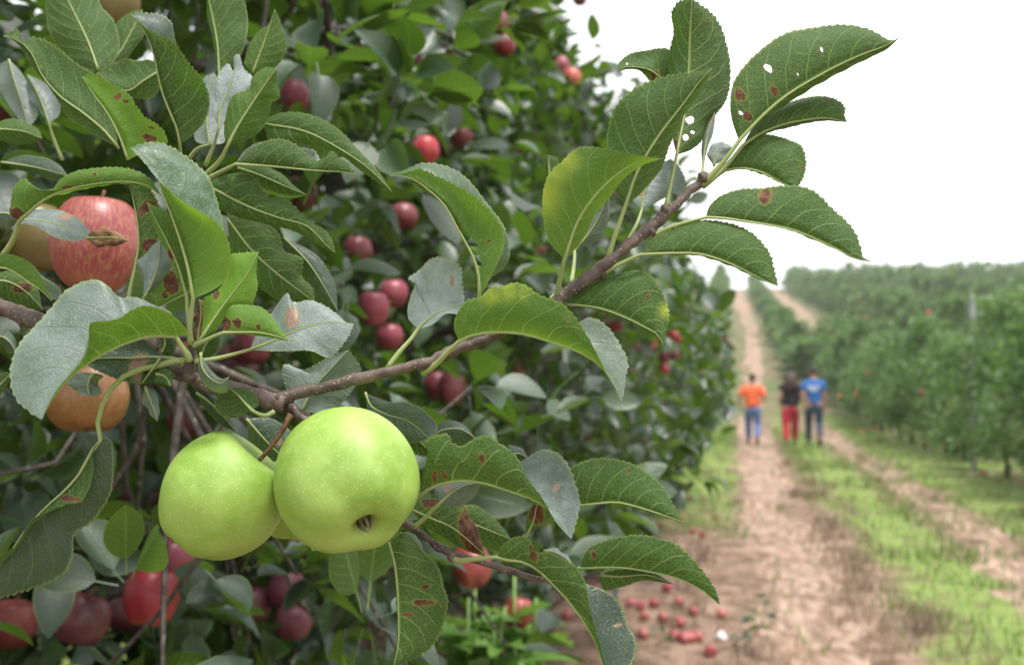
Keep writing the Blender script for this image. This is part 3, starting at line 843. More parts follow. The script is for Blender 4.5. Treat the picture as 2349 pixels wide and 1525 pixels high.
LEAF_SEED = [0]
def leaf(reg, M, A, B, d=(0.58, 0.58), a=0.006, b=0.006, mid=0.0, under=True, pet=None, petd=None, pw=1.15, spots=(), holes=(), yel=(), tone=0.0, bulge=0.10, teeth=0.0016, label=None, mat=None, parent=None, wave=0.05, fa=0.0, pale=0.00):
    """M midrib, A and B the two margins, each from base to tip as seen; B may be a factor: the far half folded behind half A.
    a, b: how much farther from the lens each margin lies than the midrib (m)"""
    LEAF_SEED[0] += 1
    r = np.random.default_rng(100+LEAF_SEED[0])
    m2, a2 = pts(reg, M), pts(reg, A)
    if isinstance(B, (int, float)):
        ta = np.linspace(0, 1, 9); mm = spline(m2, 9); aa = spline(a2, 9)
        b2 = mm + (aa-mm)*B; b = max(b, 0.016)
    else: b2 = pts(reg, B)
    NR, NC = 121, 6
    bulge = bulge*r.uniform(.6, 1.5); wave = wave*r.uniform(.5, 1.7); teeth = teeth*r.uniform(.8, 1.25)
    t = np.linspace(0, 1, NR)
    mx = spline(m2, NR); ax = spline(a2, NR); bx = spline(b2, NR)
    dd = d[0] + (d[1]-d[0])*t + mid*np.sin(math.pi*t)
    wa = np.sin(math.pi*np.clip(t, 0, 1))**0.7
    Mid = lift(mx, dd); EA = lift(ax, dd + a*wa); EB = lift(bx, dd + b*wa)
    NT = 34
    saw = (t*NT) % 1.0
    def side(E, s0, sgn):
        out = []
        D = E - Mid
        wl = np.linalg.norm(D, axis=1)
        tang = np.gradient(Mid, axis=0); tang /= np.maximum(np.linalg.norm(tang, axis=1, keepdims=True), 1e-9)
        nrm = np.cross(tang, D)*sgn; nrm /= np.maximum(np.linalg.norm(nrm, axis=1, keepdims=True), 1e-9)
        ph = r.uniform(0, 6, 3)
        for j in range(1, NC):
            s = j/(NC-1)
            P = Mid + D*s
            arch = bulge*math.sin(math.pi*s)*wl
            rip = wave*wl*s*s*(np.sin(t*11+ph[0])+0.6*np.sin(t*19+ph[1]))*np.sin(math.pi*t)
            quilt = 0.018*wl*math.sin(math.pi*s)*np.cos(2*math.pi*(t*8-s**1.25*1.9+(0.22 if s0 > 0 else -0.22)))
            P = P + nrm*(arch+rip-quilt)[:, None]
            if j == NC-1:
                o = D/np.maximum(wl, 1e-9)[:, None]*0.75 + tang*0.55
                P = P + o*(teeth*saw*np.clip(wl/0.006, 0, 1))[:, None]
            out.append((s*s0, P))
        return out
    # columns from margin A through the midrib to margin B
    tang0 = np.gradient(mx, axis=0); Da = ax-mx
    area = np.sum(tang0[:, 0]*Da[:, 1]-tang0[:, 1]*Da[:, 0])          # >0: A lies clockwise on the picture
    sgnA = 1 if area > 0 else -1
    cols = [c for c in reversed(side(EA, -1, 1))] + [(0, Mid)] + side(EB, 1, -1)
    P = np.stack([c[1] for c in cols], 1)           # NR x (2NC-1) x 3
    # the arch should bow the blade towards its upper face
    s = np.array([c[0] for c in cols])
    n2 = P.shape[1]
    i = np.arange(NR*n2).reshape(NR, n2)
    q = np.stack([i[:-1, :-1], i[:-1, 1:], i[1:, 1:], i[1:, :-1]], -1).reshape(-1, 4)
    # faces as built: decide which way half A looks and turn so the upper face carries the normal
    c0 = P[:-1, 0]; c1 = P[:-1, NC-1]; c2 = P[1:, NC-1]
    nA = np.cross(c1-c0, c2-c0).sum(0); look = C_ - Mid[NR//2]
    front = nA @ look > 0
    if front == under: q = q[:, ::-1]
    base = Mid[0]
    V = P.reshape(-1, 3)
    uv = np.stack([np.repeat(t, n2), np.tile(s, NR)], -1)
    qx, qy, _ = proj(V)
    def blot(L, soft=1.6):
        v = np.zeros(len(V))
        for sp in L:
            x0, y0, sc = REG[reg]
            x, y, rad = x0+sp[0]/sc, y0+sp[1]/sc, sp[2]/sc
            asp = sp[3] if len(sp) > 3 else 1.0
            v = np.maximum(v, soft - np.hypot(qx-x, (qy-y)/asp)/rad)
        v = np.maximum(v, 0)
        return v
    sv = blot(spots); hv = blot(holes)
    if not fa: # marks sit on the near half unless told otherwise
        bs = np.tile(s > 0.02, NR) & (b > a+0.008)
        sv[bs] = 0; hv[bs] = 0
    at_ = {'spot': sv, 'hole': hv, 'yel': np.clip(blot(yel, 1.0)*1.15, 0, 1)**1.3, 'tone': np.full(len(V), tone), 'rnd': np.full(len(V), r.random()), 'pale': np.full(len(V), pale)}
    me = mk('leaf', V-base, q, mat or M_LEAF, uv=uv, attrs=at_)
    o = ob('leaf', me, parent or NEAR_TREE, Vector(base)-Vector(NEAR_BASE) if parent is None else base-np.array(parent.location))
    if label: o['label'] = label
    # petiole and midrib: one tapering stalk
    line = Mid[::8]; rad = np.interp(np.linspace(0, 1, len(line)), [0, .3, 1], [pw*0.8, pw*0.5, 0.12])*0.001
    if pet is not None:
        p2 = pts(reg, pet); pd = np.linspace(d[0], petd if petd else d[0]+0.004, len(p2)+1)[1:]
        st = lift(p2, pd)[::-1]
        st = spline(np.concatenate([st, Mid[:1]]), 9)
        line = np.concatenate([st[:-1], line]); rad = np.concatenate([np.linspace(pw*1.35, pw*0.85, 8)*0.001, rad])
    V, f = tube(line, rad, 7)
    ob('petiole', mk('petiole', V-base, f, M_PET), o)
    return o

# woody parts ---------------------------------------------------------------
def stick(name, L, reg, d, w, mat=None, seg=10, n=40, knots=True, seed=0):
    xy = pts(reg, L); dk = np.interp(np.linspace(0, 1, len(xy)), np.linspace(0, 1, len(d)), d)
    P = spline(lift(xy, dk), n)
    W = np.interp(np.linspace(0, 1, n), np.linspace(0, 1, len(w)), w)/2*np.interp(np.linspace(0, 1, n), np.linspace(0, 1, len(d)), d)/F
    r = np.random.default_rng(seed)
    if knots:
        W = W*(1+0.10*np.sin(np.linspace(0, 1, n)*37+seed)+0.05*r.normal(size=n))
        P = P + r.normal(scale=0.0004, size=P.shape)
    V, f = tube(P, W, seg)
    o = NEAR_BASE
    return ob(name, mk(name, V-o, f, mat or M_BARK), NEAR_TREE)

stick('branch', [(-160, 660), (-60, 685), (40, 718), (160, 765), (290, 812), (400, 852), (480, 880), (560, 902), (622, 917), (655, 925)], 'P', (0.66, 0.60, 0.575, 0.572), (46, 44, 40, 34, 38, 46), seed=1, n=60)
stick('branch', [(638, 922), (672, 905), (760, 884), (850, 862), (920, 846), (985, 829), (1055, 798), (1130, 770), (1200, 733), (1285, 685), (1350, 637), (1420, 582), (1490, 522), (1540, 480), (1590, 432), (1625, 402)], 'P', (0.572, 0.575, 0.585, 0.59, 0.60), (34, 27, 26, 25, 26, 27, 28, 29, 27, 24, 20), seed=2, n=90)
stick('branch', [(640, 918), (668, 940), (700, 955), (745, 1020), (830, 1130), (900, 1185), (935, 1206), (975, 1232), (1030, 1268), (1085, 1283), (1150, 1300), (1210, 1322), (1275, 1335), (1340, 1328), (1375, 1318)], 'P', (0.572, 0.60, 0.625, 0.60, 0.59, 0.585), (30, 24, 18, 18, 18, 17, 15, 14, 10), seed=3, n=70)
stick('spur', [(432, 868), (436, 830), (440, 800), (442, 782)], 'P', (0.572, 0.565), (30, 26, 20, 15), seed=4, n=12)
stick('spur', [(470, 400), (455, 440), (420, 520), (385, 640), (370, 760), (385, 850)], 'P', (0.66, 0.63, 0.58), (13, 16, 20, 24), seed=5, n=24)
stick('spur', [(665, 930), (690, 955), (712, 975), (722, 998)], 'P', (0.571, 0.566), (20, 15, 11), seed=6, n=12)
# knuckles where stalks leave the shoot
for (x, y, d0) in ((978, 848, .584), (1396, 600, .590), (1527, 482, .594), (1494, 532, .592), (1380, 628, .590), (1285, 680, .588), (1612, 408, .598), (1037, 1278, .592)):
    c = at(x, y, d0-0.001); P = c + np.outer(np.linspace(-1, 1, 7), R_*0.5+UP*0.35)*0.0045
    V, f = tube(P, np.array([.0012, .0026, .0034, .0038, .0034, .0026, .0012]), 9)
    ob('bud', mk('bud', V-NEAR_BASE, f, M_BARK), NEAR_TREE)

# --- upper right shoot (region T)
leaf('T', [(895, 905), (915, 800), (942, 670), (962, 450), (972, 200), (985, 2)],
     [(895, 905), (868, 780), (840, 560), (836, 470), (848, 330), (876, 200), (872, 70), (925, 8), (985, -4)],
     [(895, 905), (985, 870), (1045, 812), (1062, 745), (1115, 672), (1185, 585), (1216, 505), (1204, 370), (1182, 280), (1152, 170), (1092, 80), (1020, 25), (985, -4)],
     d=(.600, .615), mid=.012, a=.016, b=.018, pet=[(880, 980), (855, 1100), (832, 1215)], petd=.593, holes=[(968, 700, 26), (948, 803, 20), (995, 775, 12), (978, 655, 10)], spots=[(1075, 120, 9), (1180, 510, 8), (890, 850, 26, 1.6)])
leaf('T', [(600, 1190), (650, 1040), (780, 810), (940, 600), (1060, 440), (1100, 400)],
     [(600, 1190), (540, 1120), (512, 1010), (489, 860), (496, 760), (560, 610), (680, 510), (800, 460), (920, 437), (1020, 424), (1100, 400)],
     [(600, 1190), (662, 1150), (742, 1050), (830, 930), (885, 800), (935, 680), (1010, 575), (1070, 470), (1100, 400)],
     d=(.585, .575), a=.004, b=.020, pet=[(565, 1290), (520, 1420), (495, 1510)], petd=.589, pw=1.35, spots=[(640, 740, 9), (625, 765, 7), (955, 870, 8)])
leaf('T', [(240, 1515), (330, 1270), (440, 1120), (560, 1010), (700, 930), (810, 925)],
     [(240, 1515), (155, 1410), (118, 1250), (122, 1110), (152, 1020), (230, 945), (325, 868), (430, 865), (540, 885), (680, 910), (810, 925)],
     [(240, 1515), (315, 1440), (385, 1330), (445, 1220), (525, 1110), (612, 1022), (720, 952), (810, 925)],
     d=(.572, .560), a=-.004, b=.016, pet=[(225, 1580), (208, 1660), (195, 1735)], petd=.587, pw=1.4, yel=[(120, 1120, 140, 1.6), (250, 935, 110), (180, 1000, 120)], spots=[(345, 1338, 17, .6), (320, 1115, 8), (245, 1050, 7), (440, 920, 7)], tone=.35)
leaf('T', [(300, 1460), (400, 1340), (470, 1200), (500, 1080)], [(300, 1460), (330, 1350), (400, 1200), (450, 1120), (500, 1080)],
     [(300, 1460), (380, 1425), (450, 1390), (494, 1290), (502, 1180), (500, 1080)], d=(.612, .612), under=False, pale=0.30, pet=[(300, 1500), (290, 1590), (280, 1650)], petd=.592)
leaf('T', [(850, 560), (810, 470), (740, 410), (650, 392), (590, 395), (548, 420)], [(850, 560), (872, 420), (845, 285), (790, 283), (700, 305), (600, 335), (560, 370), (548, 420)],
     [(850, 560), (800, 520), (755, 488), (725, 450), (680, 412), (610, 405), (548, 420)], d=(.632, .625), a=.008, b=.004, spots=[(770, 445, 24, 1.35)], holes=[(606, 372, 6)])
leaf('T', [(1265, 815), (1400, 672), (1530, 562), (1690, 462), (1860, 372), (2000, 310), (2120, 265), (2200, 215)],
     [(1255, 812), (1216, 690), (1210, 580), (1230, 480), (1290, 390), (1400, 290), (1540, 200), (1690, 165), (1850, 148), (1960, 160), (2050, 190), (2120, 230), (2165, 238), (2200, 215)],
     [(1275, 812), (1335, 740), (1405, 685), (1540, 595), (1700, 488), (1860, 402), (1990, 345), (2110, 290), (2200, 215)],
     d=(.595, .600), a=.010, b=.018, pw=1.5, pet=[(1180, 930), (1110, 1010), (1040, 1080)], petd=.598, holes=[(1425, 392, 20), (1745, 297, 15, .6), (1860, 345, 20), (1580, 425, 8), (1600, 437, 6), (1268, 660, 8)], spots=[(1268, 558, 30, 1.3), (1460, 525, 24), (1310, 678, 27, 1.15), (1350, 452, 14)])
leaf('T', [(1280, 850), (1400, 772), (1500, 732), (1640, 702), (1760, 690), (1890, 712)],
     [(1280, 850), (1330, 760), (1430, 662), (1540, 600), (1640, 572), (1740, 560), (1820, 585), (1870, 632), (1872, 680), (1890, 712)],
     [(1280, 850), (1390, 785), (1500, 743), (1640, 712), (1760, 698), (1890, 712)], d=(.605, .610), a=.012, b=.014, pw=1.3, pet=[(1200, 950), (1130, 1020), (1060, 1080)], petd=.600, spots=[(1795, 585, 8)])
leaf('T', [(1180, 995), (1260, 982), (1400, 1010), (1500, 1065), (1590, 1098)],
     [(1180, 995), (1235, 890), (1300, 820), (1385, 790), (1480, 800), (1560, 832), (1618, 858), (1645, 920), (1640, 1000), (1612, 1070), (1590, 1098)], 0.16,
     d=(.606, .592), a=.008, pet=[(1140, 1020), (1090, 1060), (1050, 1090)], petd=.600, spots=[(1622, 893, 11), (1625, 960, 9)])
leaf('T', [(1065, 1268), (1160, 1272), (1300, 1292), (1430, 1312), (1560, 1338), (1700, 1392), (1850, 1462), (1960, 1515), (2040, 1525)],
     [(1065, 1268), (1078, 1220), (1130, 1160), (1250, 1110), (1390, 1096), (1480, 1084), (1590, 1097), (1690, 1140), (1790, 1210), (1880, 1280), (1940, 1370), (1965, 1450), (1982, 1500), (2040, 1525)], 0.12,
     d=(.588, .578), a=.010, pet=[(980, 1290), (860, 1325), (735, 1385)], petd=.591, spots=[(1412, 1145, 36, 1.25), (1885, 1425, 9)])
leaf('P', [(1470, 584), (1540, 581), (1600, 582), (1680, 607), (1740, 637), (1785, 656)],
     [(1470, 584), (1500, 545), (1560, 520), (1620, 509), (1690, 519), (1740, 549), (1766, 585), (1774, 620), (1785, 656)], 0.12,
     d=(.584, .574), a=.010, pet=[(1440, 597), (1400, 618), (1378, 632)], petd=.590)
leaf('T', [(690, 1230), (710, 1110), (780, 1010), (860, 930)], [(690, 1230), (645, 1165), (690, 1100), (740, 1020), (800, 960), (860, 926)],
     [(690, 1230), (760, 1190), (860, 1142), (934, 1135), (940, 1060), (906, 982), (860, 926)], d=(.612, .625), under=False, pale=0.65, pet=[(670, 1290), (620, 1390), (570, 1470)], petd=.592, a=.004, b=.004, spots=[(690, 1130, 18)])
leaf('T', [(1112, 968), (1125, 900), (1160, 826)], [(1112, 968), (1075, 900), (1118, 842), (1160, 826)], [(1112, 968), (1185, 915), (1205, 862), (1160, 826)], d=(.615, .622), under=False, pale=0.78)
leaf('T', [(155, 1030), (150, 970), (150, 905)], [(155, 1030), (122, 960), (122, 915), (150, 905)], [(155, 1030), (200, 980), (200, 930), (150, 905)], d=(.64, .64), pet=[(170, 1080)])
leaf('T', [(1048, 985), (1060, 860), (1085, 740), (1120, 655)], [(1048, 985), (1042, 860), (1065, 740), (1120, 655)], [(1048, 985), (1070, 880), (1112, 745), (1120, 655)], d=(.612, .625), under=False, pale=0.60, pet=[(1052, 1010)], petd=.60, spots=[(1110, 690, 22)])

# --- middle of the shoot (regions D, E)
leaf('P', [(1099, 684), (1098, 636), (1088, 596), (1070, 560), (1046, 518), (1019, 470), (983, 436), (943, 409), (893, 402)],
     [(1099, 684), (1112, 660), (1130, 625), (1148, 585), (1156, 552), (1149, 520), (1131, 496), (1104, 466), (1070, 442), (1039, 425), (998, 405), (964, 390), (925, 398), (893, 402)],
     [(1099, 684), (1125, 640), (1150, 622), (1166, 598), (1162, 560), (1150, 520), (1124, 477), (1094, 437), (1070, 408), (1046, 389), (1016, 378), (967, 377), (925, 393), (893, 402)],
     d=(.582, .575), a=.0, b=.022, tone=.45, pet=[(1096, 690)], pw=1.4, spots=[(1054, 520, 7, 1.7), (1125, 553, 4), (1090, 555, 3)])
leaf('E', [(525, 745), (570, 700), (640, 645), (740, 605), (838, 575)],
     [(525, 745), (462, 685), (455, 635), (478, 545), (506, 452), (450, 411), (520, 342), (620, 280), (700, 278), (770, 300), (805, 345), (820, 470), (838, 575)],
     [(525, 745), (600, 722), (680, 665), (770, 640), (802, 645), (838, 590)], d=(.590, .588), under=False, pale=0.70, a=.012, b=-.006, pet=[(480, 810), (400, 900), (318, 1012)], petd=.582, pw=1.3, bulge=-.14, spots=[(755, 420, 14, 1.6)])
leaf('E', [(800, 828), (880, 790), (960, 774), (1100, 768), (1250, 785), (1400, 830), (1550, 880), (1650, 925), (1760, 1010), (1850, 1120), (1890, 1240)],
     [(800, 828), (768, 740), (798, 625), (850, 560), (945, 535), (1010, 475), (1090, 462), (1190, 440), (1280, 478), (1340, 520), (1420, 545), (1495, 580), (1560, 645), (1630, 750), (1700, 870), (1770, 1000), (1840, 1120), (1890, 1240)],
     [(800, 828), (950, 700), (1200, 650), (1450, 680), (1580, 715), (1660, 675), (1730, 690), (1805, 752), (1875, 855), (1930, 965), (1915, 1085), (1905, 1180), (1890, 1240)],
     d=(.566, .556), a=-.006, b=.018, pw=1.5, pet=[(720, 905), (640, 985), (555, 1045)], petd=.581, pale=0.26, tone=.3, yel=[(1130, 480, 100), (1010, 520, 110, .8), (1240, 490, 70)], spots=[(1145, 478, 7), (1375, 590, 8), (1410, 592, 7), (1460, 578, 8), (1495, 605, 8), (1535, 675, 9), (1240, 585, 6), (1625, 905, 8)])
leaf('E', [(1505, 582), (1620, 588), (1760, 612), (1900, 662), (2040, 730), (2140, 790), (2175, 862)],
     [(1505, 582), (1600, 505), (1700, 440), (1800, 388), (1900, 360), (1990, 354), (2070, 390), (2130, 460), (2188, 560), (2205, 660), (2188, 760), (2175, 862)], 0.10,
     d=(.592, .574), a=.006, yel=[(2200, 620, 80)], spots=[(2065, 532, 7), (1940, 385, 6), (2045, 405, 9)])
leaf('P', [(1262, 684), (1275, 672), (1290, 660)], [(1262, 684), (1252, 668), (1262, 656), (1290, 660)], [(1262, 684), (1285, 680), (1290, 660)], d=(.60, .605), under=False)

# --- lower right shoot (region F)
leaf('F', [(520, 405), (600, 345), (700, 312), (800, 298), (950, 312), (1080, 352), (1200, 392), (1320, 440), (1400, 500), (1480, 590), (1540, 685)],
     [(540, 385), (545, 280), (568, 180), (582, 100), (562, 50), (640, -5), (720, -8), (755, 50), (800, 68), (860, 40), (905, 10), (990, 0), (1060, 50), (1140, 108), (1190, 170), (1220, 242), (1280, 330), (1330, 390), (1372, 452), (1440, 570), (1540, 685)],
     [(540, 385), (700, 250), (950, 200), (1130, 190), (1180, 178), (1235, 148), (1340, 92), (1400, 95), (1462, 130), (1520, 210), (1560, 320), (1592, 440), (1572, 560), (1540, 685)],
     d=(.575, .560), a=-.004, b=.018, pw=1.5, pet=[(470, 440), (430, 480)], petd=.60, fa=1, pale=0.19, spots=[(945, 140, 20, 1.8), (630, 270, 18, 2.0), (695, 262, 15), (1400, 243, 26), (1437, 343, 22, .7), (1475, 165, 9), (1195, 237, 7)])
leaf('F', [(1470, 490), (1595, 462), (1720, 449), (1840, 441), (1960, 466), (2080, 502), (2200, 542), (2290, 570)],
     [(1470, 490), (1510, 330), (1545, 215), (1610, 178), (1720, 153), (1840, 160), (1940, 190), (2050, 250), (2130, 320), (2180, 400), (2222, 472), (2290, 570)], 0.10,
     d=(.600, .585), a=.008, spots=[(1925, 222, 14), (1918, 312, 6), (2125, 320, 7)])
leaf('F', [(325, 705), (360, 830), (376, 950), (385, 1080), (390, 1250), (385, 1400), (355, 1535)],
     [(340, 695), (430, 640), (500, 700), (560, 770), (640, 850), (672, 920), (690, 1020), (710, 1062), (700, 1170), (670, 1290), (610, 1390), (520, 1460), (430, 1500), (355, 1535)], 0.10,
     d=(.598, .582), a=.008, spots=[(565, 1003, 32, .5), (550, 1108, 50, .55), (450, 1187, 30, .5), (565, 1250, 9), (650, 1105, 7)])
leaf('F', [(1045, 805), (1120, 825), (1220, 837), (1330, 900), (1440, 1010), (1540, 1120), (1640, 1260), (1700, 1370), (1745, 1490), (1800, 1640)],
     [(1045, 805), (1060, 760), (1120, 700), (1210, 670), (1272, 702), (1285, 765), (1400, 780), (1480, 820), (1560, 860), (1610, 930), (1640, 1020), (1660, 1120), (1690, 1230), (1722, 1350), (1750, 1460), (1800, 1640)],
     [(1045, 805), (1300, 830), (1500, 930), (1600, 970), (1640, 985), (1705, 1010), (1800, 1060), (1880, 1150), (1912, 1250), (1962, 1340), (1966, 1430), (1935, 1510), (1800, 1640)],
     d=(.572, .560), a=-.004, b=.017, pw=1.4, pet=[(970, 812), (870, 822), (800, 830), (735, 815)], petd=.591, spots=[(1292, 800, 26, 1.3), (1850, 1258, 12), (1275, 735, 14)], fa=1)
leaf('P', [(1330, 1303), (1420, 1301), (1500, 1313), (1560, 1328), (1610, 1353), (1651, 1386)],
     [(1330, 1303), (1345, 1265), (1390, 1240), (1450, 1228), (1510, 1235), (1550, 1252), (1590, 1288), (1620, 1323), (1640, 1355), (1651, 1386)],
     [(1330, 1303), (1400, 1290), (1500, 1290), (1570, 1295), (1600, 1312), (1628, 1338), (1645, 1364), (1651, 1386)],
     d=(.584, .575), a=-.002, b=.014, pet=[(1328, 1304)], spots=[(1362, 1272, 7, 1.2)])
leaf('P', [(1372, 1318), (1420, 1322), (1480, 1318), (1548, 1340)], [(1372, 1318), (1400, 1300), (1470, 1300), (1548, 1340)], [(1372, 1318), (1385, 1350), (1420, 1345), (1480, 1330), (1548, 1340)], d=(.592, .594))
leaf('F', [(1355, 762), (1420, 770), (1490, 805), (1555, 855)], [(1355, 762), (1420, 742), (1500, 785), (1555, 855)], [(1355, 762), (1410, 800), (1480, 840), (1555, 855)], d=(.600, .602), under=False, pale=0.78)
leaf('F', [(480, 490), (600, 545), (740, 605), (850, 690), (970, 800)],
     [(480, 490), (540, 430), (640, 420), (760, 440), (830, 458), (855, 545), (905, 600), (935, 700), (970, 800)],
     [(480, 490), (560, 590), (700, 680), (840, 755), (970, 800)], d=(.610, .605), a=.008, spots=[(900, 690, 75, 1.3), (850, 600, 60, 2.0), (600, 420, 60)])
leaf('F', [(720, 520), (850, 570), (1000, 630), (1145, 690)], [(720, 520), (800, 470), (875, 460), (960, 500), (1062, 592), (1145, 690)], [(720, 520), (830, 640), (980, 740), (1090, 760), (1145, 690)], d=(.622, .622))
leaf('F', [(662, 450), (740, 382), (830, 330), (942, 308)], [(662, 450), (632, 385), (640, 345), (725, 312), (830, 300), (942, 308)], [(662, 450), (760, 462), (832, 450), (892, 390), (942, 308)], d=(.592, .600), under=False, pale=0.35, pet=[(620, 490), (560, 550), (490, 605)], petd=.60, spots=[(715, 350, 20, 2.2)])
leaf('F', [(1245, 660), (1290, 560), (1310, 470), (1330, 420)], [(1245, 660), (1242, 580), (1260, 520), (1300, 440), (1330, 420)], [(1245, 660), (1330, 600), (1400, 520), (1370, 450), (1330, 420)], d=(.60, .60), spots=[(1310, 520, 50, 1.3)], pet=[(1225, 670)])
leaf('P', [(838, 900), (850, 930), (885, 950), (935, 965), (985, 1005)], [(838, 900), (868, 915), (890, 922), (930, 924), (972, 944), (1000, 984), (985, 1005)], [(838, 900), (845, 945), (880, 990), (940, 1012), (985, 1005)], d=(.625, .60), under=False, a=.0, b=.0)
leaf('P', [(905, 965), (960, 1010), (1000, 1050)], [(905, 965), (960, 985), (1000, 1050)], [(905, 965), (930, 1030), (1000, 1050)], d=(.63, .625))
leaf('P', [(980, 1005), (1020, 985), (1060, 985), (1090, 1005)], [(980, 1005), (1015, 970), (1060, 972), (1090, 1005)], [(980, 1005), (1030, 1020), (1060, 1020), (1090, 1005)], d=(.61, .61), under=False)
leaf('F', [(400, 640), (460, 690), (520, 740), (560, 790)], [(400, 640), (470, 640), (530, 700), (560, 790)], [(400, 640), (430, 720), (500, 790), (560, 790)], d=(.625, .62), under=False)
leaf('P', [(1160, 1045), (1190, 1040), (1210, 1050)], [(1160, 1045), (1165, 1025), (1195, 1030), (1210, 1050)], [(1160, 1045), (1180, 1065), (1210, 1050)], d=(.60, .60), under=False)

# --- left rosette (region B)
leaf('B', [(1180, 795), (1000, 797), (850, 842), (700, 912), (560, 1002), (430, 1112), (350, 1222), (280, 1355)],
     [(1185, 795), (1262, 780), (1225, 712), (1150, 650), (1060, 605), (950, 590), (880, 622), (800, 682), (720, 702), (617, 718), (606, 800), (580, 900), (500, 1015), (420, 1105), (345, 1215), (280, 1355)],
     [(1185, 795), (1150, 640), (1040, 590), (905, 535), (810, 540), (740, 470), (650, 420), (550, 432), (430, 490), (350, 590), (250, 720), (130, 870), (80, 1000), (80, 1120), (110, 1210), (190, 1290), (280, 1355)],
     d=(.560, .515), a=-.012, b=.012, pw=1.6, pet=[(1220, 860), (1262, 920), (1275, 960)], petd=.566, tone=.25, bulge=.07, pale=0.36)
leaf('B', [(1100, 938), (1000, 935), (900, 942), (750, 942), (640, 950), (560, 975)], [(1100, 938), (1040, 885), (940, 800), (800, 830), (650, 900), (560, 975)],
     [(1100, 938), (1020, 1045), (920, 1107), (860, 1097), (760, 1066), (660, 1022), (560, 975)], d=(.574, .562), under=False, a=.006, b=-.004, pet=[(1180, 950), (1240, 990)], petd=.570, spots=[(950, 1010, 78, 1.15)])
leaf('B', [(630, 1040), (600, 1090), (590, 1140), (598, 1200)], [(630, 1040), (500, 1050), (462, 1085), (530, 1170), (598, 1200)], [(630, 1040), (690, 1060), (655, 1110), (672, 1172), (598, 1200)], d=(.585, .585), under=False, pale=0.22)
leaf('B', [(1075, 945), (1030, 1010), (985, 1070), (950, 1120)], [(1075, 945), (1000, 975), (955, 1060), (950, 1120)], [(1075, 945), (1082, 985), (1045, 1085), (950, 1120)], d=(.565, .560), bulge=.25)
leaf('B', [(1050, 1050), (1100, 1060), (1130, 1090), (1145, 1130)], [(1050, 1050), (1130, 1015), (1160, 1060), (1145, 1130)], [(1050, 1050), (1040, 1110), (1090, 1125), (1145, 1130)], d=(.562, .556), bulge=.3)
leaf('B', [(975, 1130), (1005, 1210), (1035, 1290), (1060, 1370)], [(975, 1130), (960, 1180), (985, 1280), (1060, 1370)], [(975, 1130), (1040, 1165), (1068, 1270), (1060, 1370)], d=(.568, .566), under=False, pale=0.26)
leaf('B', [(1350, 905), (1360, 1000), (1420, 1080), (1490, 1110), (1540, 1068)], [(1350, 905), (1332, 1010), (1370, 1100), (1440, 1160), (1520, 1165), (1540, 1068)],
     [(1350, 905), (1385, 980), (1440, 1050), (1490, 1085), (1540, 1068)], d=(.556, .550), under=False, pale=0.26, a=.006, b=.0, bulge=-.2)
leaf('B', [(1692, 1290), (1640, 1235), (1590, 1180), (1540, 1145)], [(1692, 1290), (1735, 1262), (1722, 1200), (1640, 1150), (1540, 1140)],
     [(1692, 1290), (1600, 1342), (1500, 1330), (1450, 1270), (1470, 1200), (1540, 1145)], d=(.560, .566), a=.004, b=.004, pet=[(1740, 1318), (1790, 1328), (1845, 1300)], petd=.567)
leaf('B', [(1320, 1172), (1400, 1230), (1500, 1330), (1590, 1440)], [(1320, 1172), (1420, 1180), (1530, 1320), (1590, 1440)], [(1320, 1172), (1380, 1280), (1480, 1380), (1590, 1440)], d=(.575, .58), under=False)
leaf('C', [(670, 30), (612, 105), (535, 245), (432, 362), (330, 452), (240, 542), (150, 655), (70, 770), (-20, 880), (-160, 1060)],
     [(670, 25), (722, 18), (747, 120), (750, 250), (736, 370), (690, 460), (600, 572), (500, 640), (482, 790), (440, 890), (330, 962), (180, 1017), (0, 1067), (-160, 1085)],
     [(670, 25), (625, 80), (622, 200), (602, 320), (540, 430), (445, 455), (320, 492), (205, 552), (148, 662), (115, 720), (0, 795), (-160, 1000)],
     d=(.560, .545), under=False, a=.006, b=-.010, pw=1.5, pet=[(650, -80), (720, -280), (800, -380), (930, -440), (1050, -468), (1160, -498), (1300, -505)], petd=.57, spots=[(450, 415, 50, .4), (720, 345, 16, 1.4), (120, 660, 20), (520, 425, 18)], fa=1)
# group reaching up from the rosette
leaf('B', [(1300, 540), (1262, 330), (1205, 130), (1148, -30), (1090, -180), (1060, -290), (975, -400), (880, -468)],
     [(1310, 540), (1420, 492), (1512, 420), (1552, 320), (1552, 215), (1502, 100), (1425, 20), (1330, -40), (1200, -130), (1085, -235), (975, -370), (880, -468)],
     [(1310, 540), (1440, 350), (1506, 110), (1500, 10), (1465, -90), (1425, -190), (1392, -270), (1330, -340), (1240, -410), (1170, -458), (1100, -492), (1000, -502), (880, -468)],
     d=(.556, .552), a=-.006, b=.020, pw=1.4, tone=.55, pet=[(1290, 620), (1275, 750), (1285, 850)], petd=.565, spots=[(1290, 78, 18, .6), (1335, 248, 18, .7), (1520, 170, 10), (1375, 345, 8), (1320, 355, 7), (1180, 130, 8)])
leaf('B', [(130, 20), (180, -22), (270, -102), (400, -172), (550, -212), (720, -238), (880, -242), (1000, -212), (1085, -150)],
     [(130, 20), (70, -20), (75, -112), (100, -212), (170, -258), (225, -210), (340, -172), (415, -250), (500, -302), (620, -332), (750, -340), (900, -317), (1000, -267), (1085, -150)], 0.30,
     d=(.585, .560), a=.004, b=.012, tone=.4, pw=1.4, pet=[(118, 70), (70, 180), (15, 260)], petd=.60, spots=[(108, -20, 50), (635, -290, 22, .6), (450, -205, 36, .4)], holes=[(150, 0, 14)])
